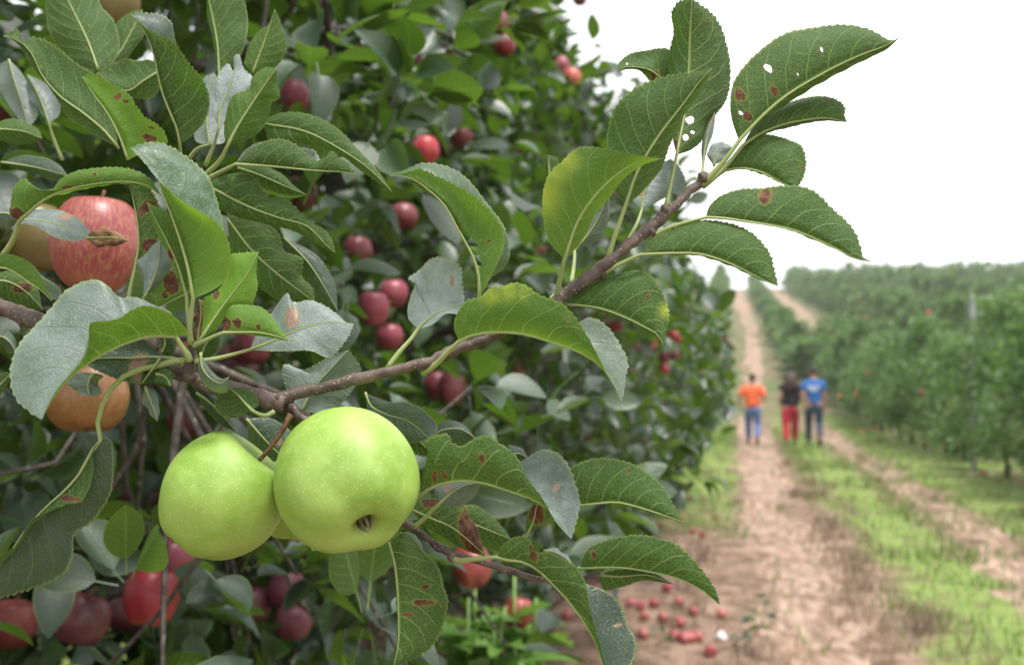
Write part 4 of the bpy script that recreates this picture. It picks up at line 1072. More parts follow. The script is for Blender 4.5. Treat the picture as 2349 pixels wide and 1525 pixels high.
leaf('B', [(905, 350), (930, 200), (920, 0), (895, -120), (870, -240)], [(905, 350), (985, 240), (1055, 150), (1075, -30), (1030, -150), (950, -230), (870, -240)], 0.06,
     d=(.578, .578), a=.004, pet=[(885, 440), (870, 520), (862, 600)], petd=.575, spots=[(1010, 190, 60, .8), (1000, -80, 55, .7), (950, -40, 30)])
leaf('B', [(1255, 525), (1200, 330), (1120, 150), (1040, 0), (985, -110)], [(1255, 525), (1290, 340), (1240, 150), (1150, 0), (985, -110)], [(1255, 525), (1215, 460), (1165, 330), (1080, 150), (985, -110)],
     d=(.566, .570), tone=.35, pet=[(1262, 640), (1280, 790), (1285, 860)], petd=.566, spots=[(1150, 240, 26, 1.5), (1195, 420, 14)])
leaf('B', [(960, 548), (1000, 480), (1055, 350), (1080, 150)], [(960, 548), (966, 450), (936, 320), (1000, 222), (1080, 150)], [(960, 548), (1022, 490), (1082, 420), (1152, 310), (1128, 250), (1080, 150)], d=(.572, .574), under=False, pale=0.52)
leaf('B', [(1290, 488), (1180, 545), (1055, 606)], [(1290, 488), (1250, 430), (1190, 380), (1112, 348), (1056, 400), (1048, 500), (1055, 606)], 0.10, d=(.576, .580), tone=.6, spots=[(1155, 440, 55, 1.3), (1112, 520, 22, 1.2), (1180, 370, 40)])
leaf('B', [(1350, 812), (1450, 662), (1560, 510), (1660, 380), (1738, 228)], [(1350, 812), (1368, 640), (1366, 560), (1470, 490), (1530, 400), (1555, 252), (1640, 240), (1738, 228)],
     [(1350, 812), (1455, 740), (1550, 620), (1690, 582), (1702, 550), (1726, 450), (1720, 380), (1738, 228)], d=(.570, .585), tone=.9, spots=[(1455, 515, 22, 1.5), (1360, 590, 10)], pet=[(1320, 850)])
leaf('B', [(1500, 772), (1620, 768), (1750, 772), (1850, 792), (1955, 826)], [(1500, 772), (1510, 690), (1545, 610), (1640, 588), (1730, 594), (1800, 640), (1850, 700), (1900, 770), (1955, 826)], 0.10,
     d=(.556, .550), tone=.55, pet=[(1430, 800), (1350, 838), (1290, 862)], petd=.566, spots=[(1525, 712, 28, 1.6), (1597, 705, 30, 1.1), (1735, 738, 22, .7)])
leaf('B', [(1680, 886), (1800, 842), (1950, 772), (2100, 722), (2250, 702), (2380, 712)], [(1680, 886), (1720, 790), (1790, 690), (1830, 620), (1940, 520), (1966, 572), (2080, 560), (2190, 600), (2280, 660), (2340, 708), (2380, 712)],
     [(1680, 886), (1800, 892), (1960, 892), (2100, 897), (2212, 932), (2272, 880), (2332, 800), (2380, 712)], d=(.572, .575), under=False, pale=0.48, a=.010, b=-.004, pet=[(1560, 920), (1430, 950), (1310, 966)], petd=.568, spots=[(1965, 670, 46, 1.5)], fa=1, bulge=.05)
leaf('P', [(690, 945), (720, 890), (760, 845), (800, 802)], [(690, 945), (655, 885), (656, 838), (692, 848), (745, 825), (800, 802)], [(690, 945), (755, 945), (800, 900), (826, 852), (800, 802)], d=(.600, .605), under=False, pale=0.43, bulge=-.15)
leaf('P', [(565, 960), (600, 1000), (640, 1040), (690, 1075)], [(565, 960), (620, 960), (680, 1010), (690, 1075)], [(565, 960), (575, 1020), (630, 1070), (690, 1075)], d=(.63, .63), under=False, spots=[(640, 1015, 8)])
leaf('B', [(1330, 840), (1335, 760), (1350, 670), (1340, 545)], [(1330, 840), (1290, 800), (1302, 700), (1340, 545)], [(1330, 840), (1380, 770), (1420, 690), (1385, 580), (1340, 545)], d=(.588, .588), mat=M_DEAD, wave=.16, label='dried brown leaf')
leaf('B', [(1340, 960), (1380, 860), (1430, 790), (1460, 740)], [(1340, 960), (1320, 860), (1380, 770), (1460, 740)], [(1340, 960), (1420, 930), (1468, 850), (1460, 740)], d=(.585, .588))
leaf('B', [(1085, 905), (1110, 850), (1100, 800), (1060, 775)], [(1085, 905), (1090, 840), (1060, 775)], [(1085, 905), (1150, 930), (1180, 850), (1130, 790), (1060, 775)], d=(.582, .585))
# leaf with a scorched tip lying over the striped apple
leaf('P', [(30, 506), (90, 505), (150, 520), (205, 543)], [(30, 495), (55, 487), (112, 482), (162, 491), (212, 538)], [(30, 512), (80, 517), (120, 540), (170, 551), (205, 543)], d=(.625, .615), under=False, pale=0.38, a=.01, b=-.004, spots=[(150, 497, 16, .5)])
leaf('P', [(198, 546), (225, 545), (260, 545), (294, 552)], [(198, 546), (220, 530), (262, 536), (294, 552)], [(198, 546), (225, 562), (265, 562), (294, 552)], d=(.614, .604), mat=M_DEAD, bulge=.5, wave=.1, label='scorched curled leaf tip')
leaf('B', [(-90, 330), (60, 345), (180, 420), (280, 490), (345, 558)], [(-90, 270), (60, 250), (170, 288), (252, 370), (322, 500), (345, 558)], [(-90, 300), (120, 300), (290, 390), (400, 512), (345, 558)], d=(.60, .585), a=-.002, b=.016, tone=.3)
leaf('B', [(-90, 420), (60, 430), (180, 500), (290, 620)], [(-90, 400), (60, 360), (200, 400), (290, 620)], [(-90, 480), (60, 560), (180, 620), (290, 620)], d=(.64, .64), spots=[(150, 470, 70, .5)])
leaf('B', [(125, 650), (170, 700), (200, 740), (150, 790)], [(125, 650), (130, 720), (150, 790)], [(125, 650), (200, 625), (275, 650), (250, 720), (150, 790)], d=(.63, .63), under=False)

# --- upper left (region A), a little farther in
leaf('A', [(860, 1078), (830, 990), (772, 852), (702, 732), (632, 640), (555, 518)], [(860, 1078), (1000, 1010), (1120, 970), (1102, 890), (1040, 832), (970, 790), (920, 730), (860, 640), (780, 580), (700, 545), (610, 505), (555, 518)], 0.08,
     d=(.605, .595), tone=.75, a=.004, spots=[(793, 650, 24), (850, 682, 12), (1030, 850, 22), (938, 818, 12), (995, 930, 34, .9), (1035, 938, 26, .7), (895, 890, 8)])
leaf('A', [(800, 1000), (700, 880), (560, 762), (410, 655), (290, 520), (200, 345), (140, 285), (20, 245)], [(800, 1000), (760, 800), (690, 540), (600, 480), (500, 420), (400, 340), (280, 270), (200, 265), (170, 290), (120, 205), (20, 245)],
     [(800, 1000), (690, 935), (560, 850), (470, 790), (400, 690), (310, 560), (215, 450), (160, 345), (115, 290), (20, 245)], d=(.655, .640), a=.010, b=.004)
leaf('A', [(660, 470), (600, 300), (540, 170), (480, 50), (420, -80)], [(660, 470), (520, 440), (400, 340), (340, 200), (315, 50), (330, -60), (420, -100)], [(660, 470), (740, 440), (788, 370), (800, 260), (762, 160), (690, 70), (650, -20), (560, -80), (420, -100)], d=(.74, .76), a=.01, b=.016)
leaf('A', [(740, 440), (820, 330), (890, 200), (960, 65)], [(740, 440), (730, 290), (770, 180), (850, 108), (960, 65)], [(740, 440), (830, 400), (905, 320), (962, 230), (960, 65)], d=(.76, .78))
leaf('A', [(1072, 480), (960, 548), (860, 612), (650, 492)][:3]+[(740, 560), (650, 492)], [(1072, 480), (1020, 412), (900, 404), (770, 430), (650, 492)], [(1072, 480), (1078, 570), (1040, 642), (920, 656), (820, 620), (700, 570), (650, 492)], d=(.71, .70))
leaf('A', [(1210, 970), (1190, 870), (1140, 752), (1090, 622), (1060, 502), (1035, 380), (1000, 272), (950, 180), (880, 100)],
     [(1210, 970), (1290, 912), (1370, 822), (1402, 700), (1392, 620), (1332, 490), (1260, 422), (1190, 330), (1150, 290), (1060, 240), (980, 190), (880, 100)],
     [(1210, 970), (1260, 800), (1270, 600), (1245, 450), (1185, 330), (1150, 230), (1138, 160), (1080, 110), (1000, 95), (880, 100)], d=(.640, .625), a=-.002, b=.018, pet=[(1212, 1030), (1210, 1090)], petd=.65)
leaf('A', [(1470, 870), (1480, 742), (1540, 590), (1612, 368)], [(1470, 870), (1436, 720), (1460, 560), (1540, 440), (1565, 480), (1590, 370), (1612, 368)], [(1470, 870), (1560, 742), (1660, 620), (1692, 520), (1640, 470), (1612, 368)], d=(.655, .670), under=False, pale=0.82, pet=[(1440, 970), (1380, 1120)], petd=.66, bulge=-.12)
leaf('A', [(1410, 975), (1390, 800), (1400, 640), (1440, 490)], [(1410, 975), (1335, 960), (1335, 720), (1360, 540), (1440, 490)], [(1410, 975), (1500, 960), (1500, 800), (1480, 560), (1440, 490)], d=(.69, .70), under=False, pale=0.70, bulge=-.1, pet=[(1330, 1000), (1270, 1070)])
leaf('A', [(1530, 985), (1580, 882), (1680, 722), (1760, 602), (1860, 460)], [(1530, 985), (1506, 900), (1532, 750), (1570, 650), (1680, 592), (1690, 530), (1762, 470), (1860, 460)],
     [(1530, 985), (1650, 942), (1742, 880), (1820, 722), (1820, 692), (1866, 670), (1862, 560), (1860, 460)], d=(.645, .650), tone=.2, pet=[(1480, 1080), (1390, 1170)], petd=.655, pw=1.4, a=.01, b=.012)
leaf('A', [(1700, 492), (1770, 302), (1850, 62)], [(1700, 492), (1650, 440), (1690, 302), (1740, 222), (1830, 152), (1850, 62)], [(1700, 492), (1800, 482), (1880, 422), (1922, 310), (1892, 202), (1868, 110), (1850, 62)], d=(.70, .70), tone=.1)
leaf('A', [(1475, 500), (1462, 300), (1425, 100), (1390, -60)], [(1475, 500), (1440, 320), (1400, 120), (1390, -60)], [(1475, 500), (1600, 400), (1655, 260), (1660, 100), (1600, -60), (1390, -60)], d=(.71, .72), pet=[(1470, 560), (1450, 640)])
leaf('A', [(1585, 1106), (1700, 1112), (1850, 1122), (2000, 1137), (2150, 1150), (2300, 1158), (2395, 1170)], [(1585, 1102), (1650, 1040), (1740, 980), (1840, 942), (1940, 955), (2010, 1000), (2060, 1050), (2140, 1085), (2180, 1062), (2220, 1025), (2270, 1060), (2322, 1092), (2395, 1170)],
     [(1585, 1102), (1640, 1022), (1730, 965), (1840, 950), (2000, 1005), (2060, 1010), (2110, 1018), (2150, 1075), (2300, 1072), (2395, 1170)], d=(.640, .630), a=.002, b=.014, pet=[(1500, 1150), (1395, 1205)], petd=.655, pw=1.5)
leaf('P', [(610, 285), (700, 302), (780, 342), (850, 390), (900, 441)], [(600, 280), (640, 262), (700, 262), (770, 295), (822, 345), (872, 400), (900, 441)], [(605, 290), (630, 345), (700, 332), (765, 350), (835, 395), (900, 441)], d=(.69, .67), a=.004, b=.008)
leaf('A', [(1600, 1130), (1750, 1180), (1900, 1245), (2062, 1312)], [(1600, 1130), (1680, 1115), (1800, 1130), (1900, 1180), (1962, 1240), (2062, 1312)], [(1600, 1130), (1740, 1270), (1850, 1312), (1950, 1330), (2062, 1312)], d=(.67, .66), a=.004, b=.012)
leaf('P', [(488, 432), (560, 470), (640, 500), (710, 522), (742, 555), (769, 580)], [(485, 415), (525, 402), (575, 404), (596, 430), (612, 455), (640, 452), (675, 477), (703, 505), (745, 530), (760, 550), (769, 580)],
     [(485, 430), (500, 470), (545, 500), (600, 508), (652, 522), (702, 542), (740, 566), (769, 580)], d=(.648, .635), a=.004, b=.008)
leaf('P', [(520, 500), (580, 578), (640, 632), (722, 692)], [(520, 498), (580, 500), (640, 540), (649, 575), (692, 597), (690, 635), (714, 660), (722, 692)], [(520, 500), (536, 580), (592, 652), (652, 690), (722, 692)], d=(.665, .66))
leaf('P', [(650, 545), (705, 600), (745, 660), (775, 715)], [(650, 545), (720, 583), (762, 640), (775, 715)], [(650, 545), (690, 625), (730, 690), (775, 715)], d=(.675, .67), under=False)
leaf('A', [(60, 400), (90, 520), (150, 700), (188, 866)], [(60, 400), (5, 430), (0, 600), (60, 700), (130, 800), (188, 866)], [(60, 400), (140, 490), (205, 620), (247, 770), (188, 866)], d=(.80, .79), under=False, pale=0.38)
leaf('A', [(330, 830), (300, 740), (260, 640), (180, 500)], [(330, 830), (390, 780), (400, 690), (320, 580), (180, 500)], [(330, 830), (260, 742), (190, 620), (180, 500)], d=(.78, .80), under=False, pale=0.30, pet=[(350, 900), (420, 1080)])
leaf('A', [(-60, 870), (60, 872), (180, 890), (285, 935)], [(-60, 840), (90, 805), (182, 830), (270, 900), (285, 935)], [(-60, 930), (80, 955), (200, 960), (285, 935)], d=(.72, .72))
leaf('A', [(10, 1092), (150, 1110), (300, 1140), (460, 1185)], [(10, 1092), (130, 1050), (262, 1060), (380, 1102), (460, 1185)], [(10, 1092), (120, 1140), (250, 1172), (400, 1210), (460, 1185)], d=(.70, .69), under=False)
leaf('A', [(-60, 1440), (60, 1440), (120, 1480)], [(-60, 1400), (60, 1420), (120, 1480)], [(-60, 1520), (60, 1530), (120, 1480)], d=(.60, .60), under=False, pale=0.35)
leaf('B', [(-80, 790), (20, 800), (80, 850), (110, 920)], [(-80, 740), (30, 752), (100, 820), (110, 920)], [(-80, 830), (0, 850), (60, 900), (110, 920)], d=(.66, .66), under=False)
leaf('B', [(-80, 1180), (0, 1120), (75, 1040)], [(-80, 1120), (0, 1050), (75, 1040)], [(-80, 1240), (20, 1160), (75, 1040)], d=(.66, .67))

# ------------------------------------------------------------------ more trees of the row, the orchard behind
names = ['second apple tree along the path, dark trunk showing below and red apples inside', 'third apple tree along the path, its top rising into the white sky',
         'fourth apple tree along the path, partly behind the upper right shoot', 'fifth apple tree along the path with a bunch of red apples on its side',
         'rounded apple tree where the leafy row bulges out over the path']
near_tree(3.6, names[0], 21, reach=0.98, n_clusters=3300, parts=300, H=4.6, zmin=0.9)
near_tree(5.75, names[1], 22, reach=1.0, n_clusters=2600, parts=300, H=4.5)
near_tree(7.9, names[2], 23, reach=1.0, n_clusters=2000, parts=260, H=4.2)
near_tree(10.0, names[3], 24, reach=1.02, n_clusters=1300, parts=160, H=4.0)
near_tree(12.0, names[4], 25, reach=1.16, n_clusters=1800, parts=120, H=3.1)

ROWG = 'apple trees of the row right of the path'
HILLG = 'apple trees on the orchard hill'
protos = [tree_proto('apple_tree', 2300, 0.42, 2.05+0.32*k, 0.74, 0.12, 40+k, 'x', ROWG) for k in range(4)]
far_protos = [tree_proto('apple_tree', 800, 0.40, 2.3+0.4*k, 0.95, 0.24, 60+k, 'x', HILLG) for k in range(4)]
used = set()
n_trees = 0
def put(protos, k, x, y, s, rz, label, group):
    global n_trees
    p = protos[k % len(protos)]
    if id(p) in used: p = copy_tree(p)
    else: used.add(id(p)); 
    p.location = (x, y, float(terrain(x, y))-0.02); p.scale = (s, s, s*1.0); p.rotation_euler = (0, 0, rz)
    p['label'] = label; p['group'] = group
    n_trees += 1
    return p
r = random.Random(5)
yy = 12.2; k = 0
lab = {0: 'apple tree of the right row cut by the picture edge', 3: 'low apple tree right at the tall pale post', 2: 'third apple tree of the right row from the picture edge', 7: 'leafy apple tree beside the blue shirted walker, red fruit low down'}
LABR = {1: 'second apple tree of the right row from the picture edge', 4: 'low apple tree at the far side of the tall pale post', 5: 'apple tree midway between the tall pale post and the next thinner one', 6: 'apple tree just past the middle between the two nearer posts', 8: 'apple tree beside the second pale post, on its near side', 9: 'apple tree beside the second pale post, on its far side', 10: 'apple tree right behind the blue shirted walker as seen from here'}
while yy < 46:
    put(protos, k, 4.12+r.uniform(-.15, .15), yy, r.uniform(.88, 1.08)*(0.72 if abs(yy-17.9) < .8 or abs(yy-27.8) < .8 or abs(yy-36.3) < .8 else 1.0), r.uniform(0, 6), lab.get(k, LABR.get(k, 'slender apple tree far along the row right of the path')), ROWG)
    yy += 1.5+r.uniform(-.15, .15); k += 1
# the next row to the left, glimpsed through the near crowns
for i, y in enumerate((3.5, 5.6, 7.8, 10.0, 12.2, 14.4, 16.6)):
    put(protos, i, -4.3, y, 1.5, i*1.3, 'apple tree of the farther row, glimpsed dark between the near leaves', 'apple trees of the farther row on the left')
# left row beyond the bulge, then the rows climbing the hill
hill = []
for y in np.arange(14.6, 160, 2.4): hill.append((-1.5, y))
for y in np.arange(47, 160, 1.9): hill.append((3.4, y))
for row in range(1, 14):
    for y in np.arange(26 if row < 4 else 40, 160, 2.3): hill.append((4.2+4.5*row, y+row*.7))
for row in range(1, 3):
    for y in np.arange(100, 160, 2.3): hill.append((-1.5-4.5*row, y))
def size_seen(q):
    x, y, d = proj(np.array([q[0], q[1], float(terrain(q[0], q[1]))+1.5]))
    if d < 5 or x < 1450 or x > 2420: return -1
    b = -1/d if q[0] < -2 else 1/d
    return b if q[0] <= 4.3 else b*0.8
hill = [q for q in hill if size_seen(q) > -0.5]
hill.sort(key=size_seen, reverse=True)
left, rest = hill[:300-n_trees-6], hill[300-n_trees-6:]
for i, (x, y) in enumerate(left):
    s = r.uniform(.85, 1.15)
    if x < 0: lb = 'apple tree in the blurred row left of the rising path'; gp = 'apple trees left of the rising path'
    elif x < 4.3: lb = 'apple tree of the row along the right side of the rising path'; gp = 'apple trees right of the rising path'
    else: lb = 'apple tree in the dense rows up the orchard hill'; gp = HILLG
    p = put(far_protos, i, x+r.uniform(-.2, .2), y, s*(0.8 if 0 > x and y < 24 else 1.0), r.uniform(0, 6), lb, gp)
    if 0 < x < 4.3: p.scale = (s*1.15, s*1.15, s*0.52)
# past that many: one mass of orchard trees
Vs, Fs, Rs, o = [], [], [], 0
base_mesh = [crown_mesh('c', 170, 0.3, 2.6+.2*k, 1.2, 0.46, 80+k) for k in range(5)]
for i, (x, y) in enumerate(rest):
    V, f, rn = base_mesh[i % 5]
    s = r.uniform(.85, 1.15); a = r.uniform(0, 6)
    Rz = np.array([[math.cos(a), -math.sin(a), 0], [math.sin(a), math.cos(a), 0], [0, 0, 1]])
    Vs.append(V@Rz.T*s + np.array([x+r.uniform(-.2, .2), y, float(terrain(x, y))])); Fs.append(f+o); Rs.append((rn+r.random()) % 1); o += len(V)
if Vs: ob('far_orchard', mk('far_orchard', np.concatenate(Vs), np.concatenate(Fs), M_FAR, attrs={'rnd': np.concatenate(Rs)}, smooth=False), kind='stuff')

# trellis posts in the right-hand row
M_POST = simple('weathered_post', (0.27, 0.29, 0.27), 0.8, 0.2, 0.2, 12, 0.3)
def post(x, y, h, rad, label):
    z = np.array([-.1, 0, h*.5, h-.03, h-.005, h])
    V, f = tube(np.stack([0*z+.01*z, 0*z, z], -1), np.array([1, 1, .96, .93, .85, .7])*rad, 12)
    T = ob('trellis_post', mk('trellis_post', V, f, M_POST)); T.location = (x, y, float(terrain(x, y)))
    tag(T, label, 'post', 'trellis posts in the row right of the path')
    V, f = tube(np.array([(-.0, 0, h*.80-.02), (0.01, 0, h*.80+.02)]), rad*1.12, 12)
    ob('wire_clip', mk('wire_clip', V, f, M_BARK), T)
post(3.95, 18.1, 2.95, 0.05, 'tall pale grey post rising from the row on the right')
post(4.1, 28.0, 2.6, 0.036, 'thin pale post half lost in the trees, between two others')
post(4.0, 36.5, 2.55, 0.045, 'small grey post farthest along the right row')
post(4.4, 45, 2.4, 0.045, 'faint pale post farther up the right row where the hill begins')

# ------------------------------------------------------------------ apples
PROF = np.array([(0, .60), (.05, .605), (.12, .66), (.22, .78), (.36, .885), (.54, .90), (.74, .78), (.90, .53), (.985, .22), (1.0, -.02), (.975, -.26), (.89, -.52), (.75, -.73), (.57, -.865), (.40, -.90), (.27, -.88), (.17, -.80), (.09, -.72), (0, -.70)])
def apple_mesh(name, Rr, mat, seed, nu=40, nv=36, tall=1.0, lob=0.03, taper=0.0, rust=0.0):
    r = np.random.default_rng(seed)
    P = spline(PROF, nv); P[0, 0] = P[-1, 0] = 0
    th = np.linspace(0, 2*math.pi, nu, endpoint=False)
    ph = r.uniform(0, 6, 4)
    V = []
    for (rr, z) in P:
        low = np.clip((0.2-z)/0.9, 0, 1)
        k = 1 + lob*low*np.cos(5*th+ph[0]) + 0.022*np.cos(2*th+ph[1]) + 0.015*np.cos(3*th+ph[2]+z*1.5)
        k *= 1 - taper*np.clip(-z, 0, 1)**1.3
        zz = z*tall*(1 + 0.0*th) + (0.03*np.cos(th+ph[3])*rr) + (lob*.8*low*np.cos(5*th+ph[0])*rr*(-.6))
        V.append(np.stack([rr*np.cos(th)*k, rr*np.sin(th)*k, zz], -1))
    V = np.array(V)*Rr
    Vv = np.concatenate([V[1:-1].reshape(-1, 3), [V[0].mean(0)], [V[-1].mean(0)]])
    n = nv-2; fs = []
    for i in range(n-1):
        for j in range(nu):
            k = (j+1) % nu; fs.append((i*nu+j, (i+1)*nu+j, (i+1)*nu+k, i*nu+k))
    t, b = n*nu, n*nu+1
    for j in range(nu):
        k = (j+1) % nu; fs.append((t, j, k)); fs.append((b, (n-1)*nu+k, (n-1)*nu+j))
    rad = np.hypot(Vv[:, 0], Vv[:, 1])/Rr
    ru = np.where(Vv[:, 2] > 0, np.clip((0.33-rad)/0.2, 0, 1), np.clip((0.22-rad)/0.15, 0, 1))*rust
    return mk(name, Vv, fs, mat, attrs={'rust': ru})

def calyx_mesh(Rr, seed=0, tall=1.0, size=1.0):
    parts = []; r = np.random.default_rng(seed)
    for k in range(5):
        a = k*2*math.pi/5+r.uniform(-.2, .2); s = np.linspace(0, 1, 6)
        out = np.stack([np.cos(a)*(0.10+.05*np.sin(s*3)-.11*s)*size, np.sin(a)*(0.10+.05*np.sin(s*3)-.11*s)*size, -0.70*tall-(0.30*s+.03*r.random())*size], -1)*Rr
        out += np.outer(s**2, r.normal(scale=.04, size=3))*Rr*size
        parts.append(tube(out, np.array([.030, .040, .036, .026, .016, .004])*Rr*size, 5))
    return join(parts)

def orient(o, axis, roll=0.0):
    """turn the apple so that its stalk points along axis"""
    q = Vector((0, 0, 1)).rotation_difference(Vector(axis))
    o.rotation_mode = 'QUATERNION'; o.rotation_quaternion = q @ Quaternion((0, 0, 1), roll)

def green_apple(px, py, d, rpx, axis, seed, label, tall, taper, stem_px=None, calyx=1.0, roll=0.0, lob=.03):
    Rr = rpx*d/F
    c = at(px, py, d)
    o = ob('green_apple', apple_mesh('green_apple', Rr, M_GAPPLE, seed, 72, 60, tall, lob=lob, taper=taper, rust=1.0), loc=c)
    tag(o, label, 'apple', 'green apples on the branch')
    orient(o, axis, roll)
    V, f = calyx_mesh(Rr, seed, tall, calyx); ob('calyx', mk('calyx', V, f, M_SEPAL), o)
    Minv = o.matrix_basis.inverted()
    q = o.rotation_quaternion.to_matrix()
    top = np.array(q @ Vector((0, 0, Rr*tall*.62))) + c
    if stem_px:
        S = np.concatenate([[top], lift(pts('P', [s[:2] for s in stem_px]), 1.0)*0 + np.stack([at(*s) for s in stem_px])])
    else: S = np.stack([top, top + np.array(axis)*Rr*.4, top + np.array(axis)*Rr*.55+np.array([0, 0, Rr*.25])])
    S = spline(S, 14)
    L = (S - c) @ np.array(q)        # into the apple's own axes
    V, f = tube(L, np.interp(np.linspace(0, 1, 14), [0, .15, .8, 1], [.0017, .00125, .0014, .0022]), 8)
    ob('stem', mk('stem', V, f, M_STEM), o)
    return o
green_apple(797, 1104, 0.560, 163, camdir(-0.40, 0.60, -0.66), 3, 'larger green apple in front, its dry eye showing low on the right', 0.97, 0.10, [(700, 985, .575), (690, 960, .572)], calyx=.8, roll=.5, lob=.035)
green_apple(507, 1141, 0.578, 141, camdir(0.62, 0.74, -0.12), 8, 'left green apple with its brown stalk running up to the branch', 1.0, 0.16, [(600, 1050, .572), (622, 1024, .571), (645, 992, .570), (668, 950, .570)], calyx=.8, roll=1.0, lob=.03)
green_apple(688, 1146, 0.640, 100, camdir(0.1, 0.95, -0.2), 5, 'green apple mostly hidden between and behind the other two green ones', 1.0, 0.08, [(690, 1030, .62), (690, 965, .58)], calyx=.8)

# red apples: five shapes, copied
shapes = [(1.0, .05, .04), (1.12, .12, .05), (.92, .04, .03), (1.05, .10, .045), (1.18, .16, .05)]
RED_R = 0.037
red_protos = []
for k, (tall, tap, lob) in enumerate(shapes):
    me = apple_mesh('red_apple', RED_R, M_RAPPLE, 30+k, 28, 24, tall, lob=lob, taper=tap)
    V, f = calyx_mesh(RED_R, k, tall, .8); cme = mk('calyx', V, f, M_SEPAL)
    s = np.linspace(0, 1, 6); P = np.stack([.004*s**2, .002*s, RED_R*tall*.6+.022*s], -1)
    V, f = tube(P, np.linspace(.0012, .0017, 6), 6); sme = mk('stem', V, f, M_STEM)
    red_protos.append((me, cme, sme))
def red_apple(c, col, lean, label, group, k, rz=0.0, scale=1.0, parts=True, cat='apple', lie=False, stripe=0.25):
    me, cme, sme = red_protos[k % 5]
    o = ob('red_apple', me, loc=c); o.color = (*col, stripe); o.scale = (scale,)*3
    if lie: o.rotation_euler = (lean, 0.6*lean, rz)
    else: orient(o, np.array([math.sin(rz)*lean, lean*1.1, 1.0])/np.linalg.norm([math.sin(rz)*lean, lean*1.1, 1.0]), rz)
    if parts: ob('calyx', cme, o); ob('stem', sme, o)
    return tag(o, label, cat, group)
rr_ = random.Random(9)
for i, (x, y, w, col, lean, label) in enumerate(REDS):
    d = 0.074*F/w
    tall_k = {0: 4, 19: 1, 20: 1, 21: 2}.get(i, i)
    red_apple(at(x, y, d), col, lean, label, 'red apples hanging in the row beside the path', tall_k, rr_.uniform(-1.5, 1.5), 1.0, True, stripe=1.0 if i == 0 else .6 if i == 2 else .2)
# red apples seen in the right-hand row and on the hill
for i, (x, y, D, label) in enumerate([(2130, 716, 20, 'orange red apple high in the row left of the tall pale post'), (1968, 690, 34, 'dark red apple high in the row near the hill'), (1990, 856, 24, 'dark red apple mid height in the row right of the walkers'),
      (1925, 908, 23, 'red apple beside the blue shirted walker, left one of two'), (1964, 906, 23, 'red apple beside the blue shirted walker, right one of two'), (2116, 900, 19, 'red apple in the row below the tall pale post'), (2196, 958, 18, 'dark red apple low in the row right of the tall pale post'),
      (1990, 986, 24, 'red apple hanging low over the grass, left one of three'), (2010, 982, 24, 'red apple hanging low over the grass, middle one of three'), (1974, 998, 24, 'red apple hanging low over the grass, lowest of three'), (1736, 684, 70, 'orange red fruit in the hill row beside the far path'), (1762, 758, 45, 'red fruit in the row beside the rising path'), (1985, 730, 30, 'reddish apple between the hill rows and the near row'), (1905, 758, 36, 'pale red apple above the walkers')]):
    p = at(x, y, D)
    gzz = float(terrain(p[0], p[1])); p[2] = max(p[2], gzz+0.25)
    red_apple(p, BRIGHT if i % 3 else (0.5, .10, .05), .1, label, 'red apples in the row right of the path', i, i*1.0, 1.15, False)
# windfalls on the soil
fallen = [(1470, 1400), (1500, 1396), (1478, 1424), (1556, 1394), (1530, 1360), (1522, 1428), (1560, 1442), (1591, 1419), (1600, 1466), (1571, 1472), (1612, 1236), (1452, 1172), (1526, 1182), (1580, 1150), (1553, 1147), (1446, 1394), (1545, 1468), (1418, 1150), (1500, 1290), (1640, 1190), (1475, 1460), (1583, 1470), (890, 1420), (905, 1452), (1400, 1330), (1590, 1228), (1512, 1212), (1300, 1420), (1340, 1392), (1262, 1450), (1380, 1300), (1362, 1362), (1432, 1252), (1490, 1236), (1562, 1192), (1290, 1472), (1424, 1444), (1630, 1500), (1655, 1420)]
special = {0: 'windfall apple at the left of the upper scatter line', 1: 'windfall apple second from left in the upper scatter line', 2: 'windfall apple just below the left end of the scatter', 5: 'windfall apple half behind the drooping leaf margin', 8: 'rightmost windfall apple of the scatter, near the white scrap', 12: 'windfall apple lying in the shade left of the grass edge', 13: 'windfall apple beyond the scatter, right one of a close pair', 14: 'windfall apple beyond the scatter, left one of a close pair', 19: 'windfall apple closest to the left wheel track', 22: 'windfall apple on pale soil under the second tree, upper one', 23: 'windfall apple on pale soil under the second tree, lower one', 3: 'windfall red apple at the right end of the upper scatter on the soil', 4: 'single windfall apple just above the main scatter', 7: 'windfall apple a little right of the main scatter', 10: 'lone windfall apple on bare soil beside the grass edge', 11: 'windfall apple near the skirt of the leafy row'}
for i, (x, y) in enumerate(fallen):
    p, d = ground_at(x, y)
    p[2] = float(gz(p[0], p[1])) + RED_R*0.80
    red_apple(p, ((0.36, .065, .08), (0.28, .03, .04), (0.36, .10, .08))[i % 3], 1.1+0.3*(i % 4), special.get(i, 'red windfall apple lying on the brown soil'), 'windfall apples on the soil', i, i*1.7, 0.95, True, lie=True)
p, d = ground_at(2256, 1088); p[2] = float(gz(p[0], p[1]))+.03
red_apple(p, BRIGHT, 1.2, 'bright red windfall apple at the foot of the right row', 'windfall apples on the soil', 2, 1, 1.3, True, lie=True)

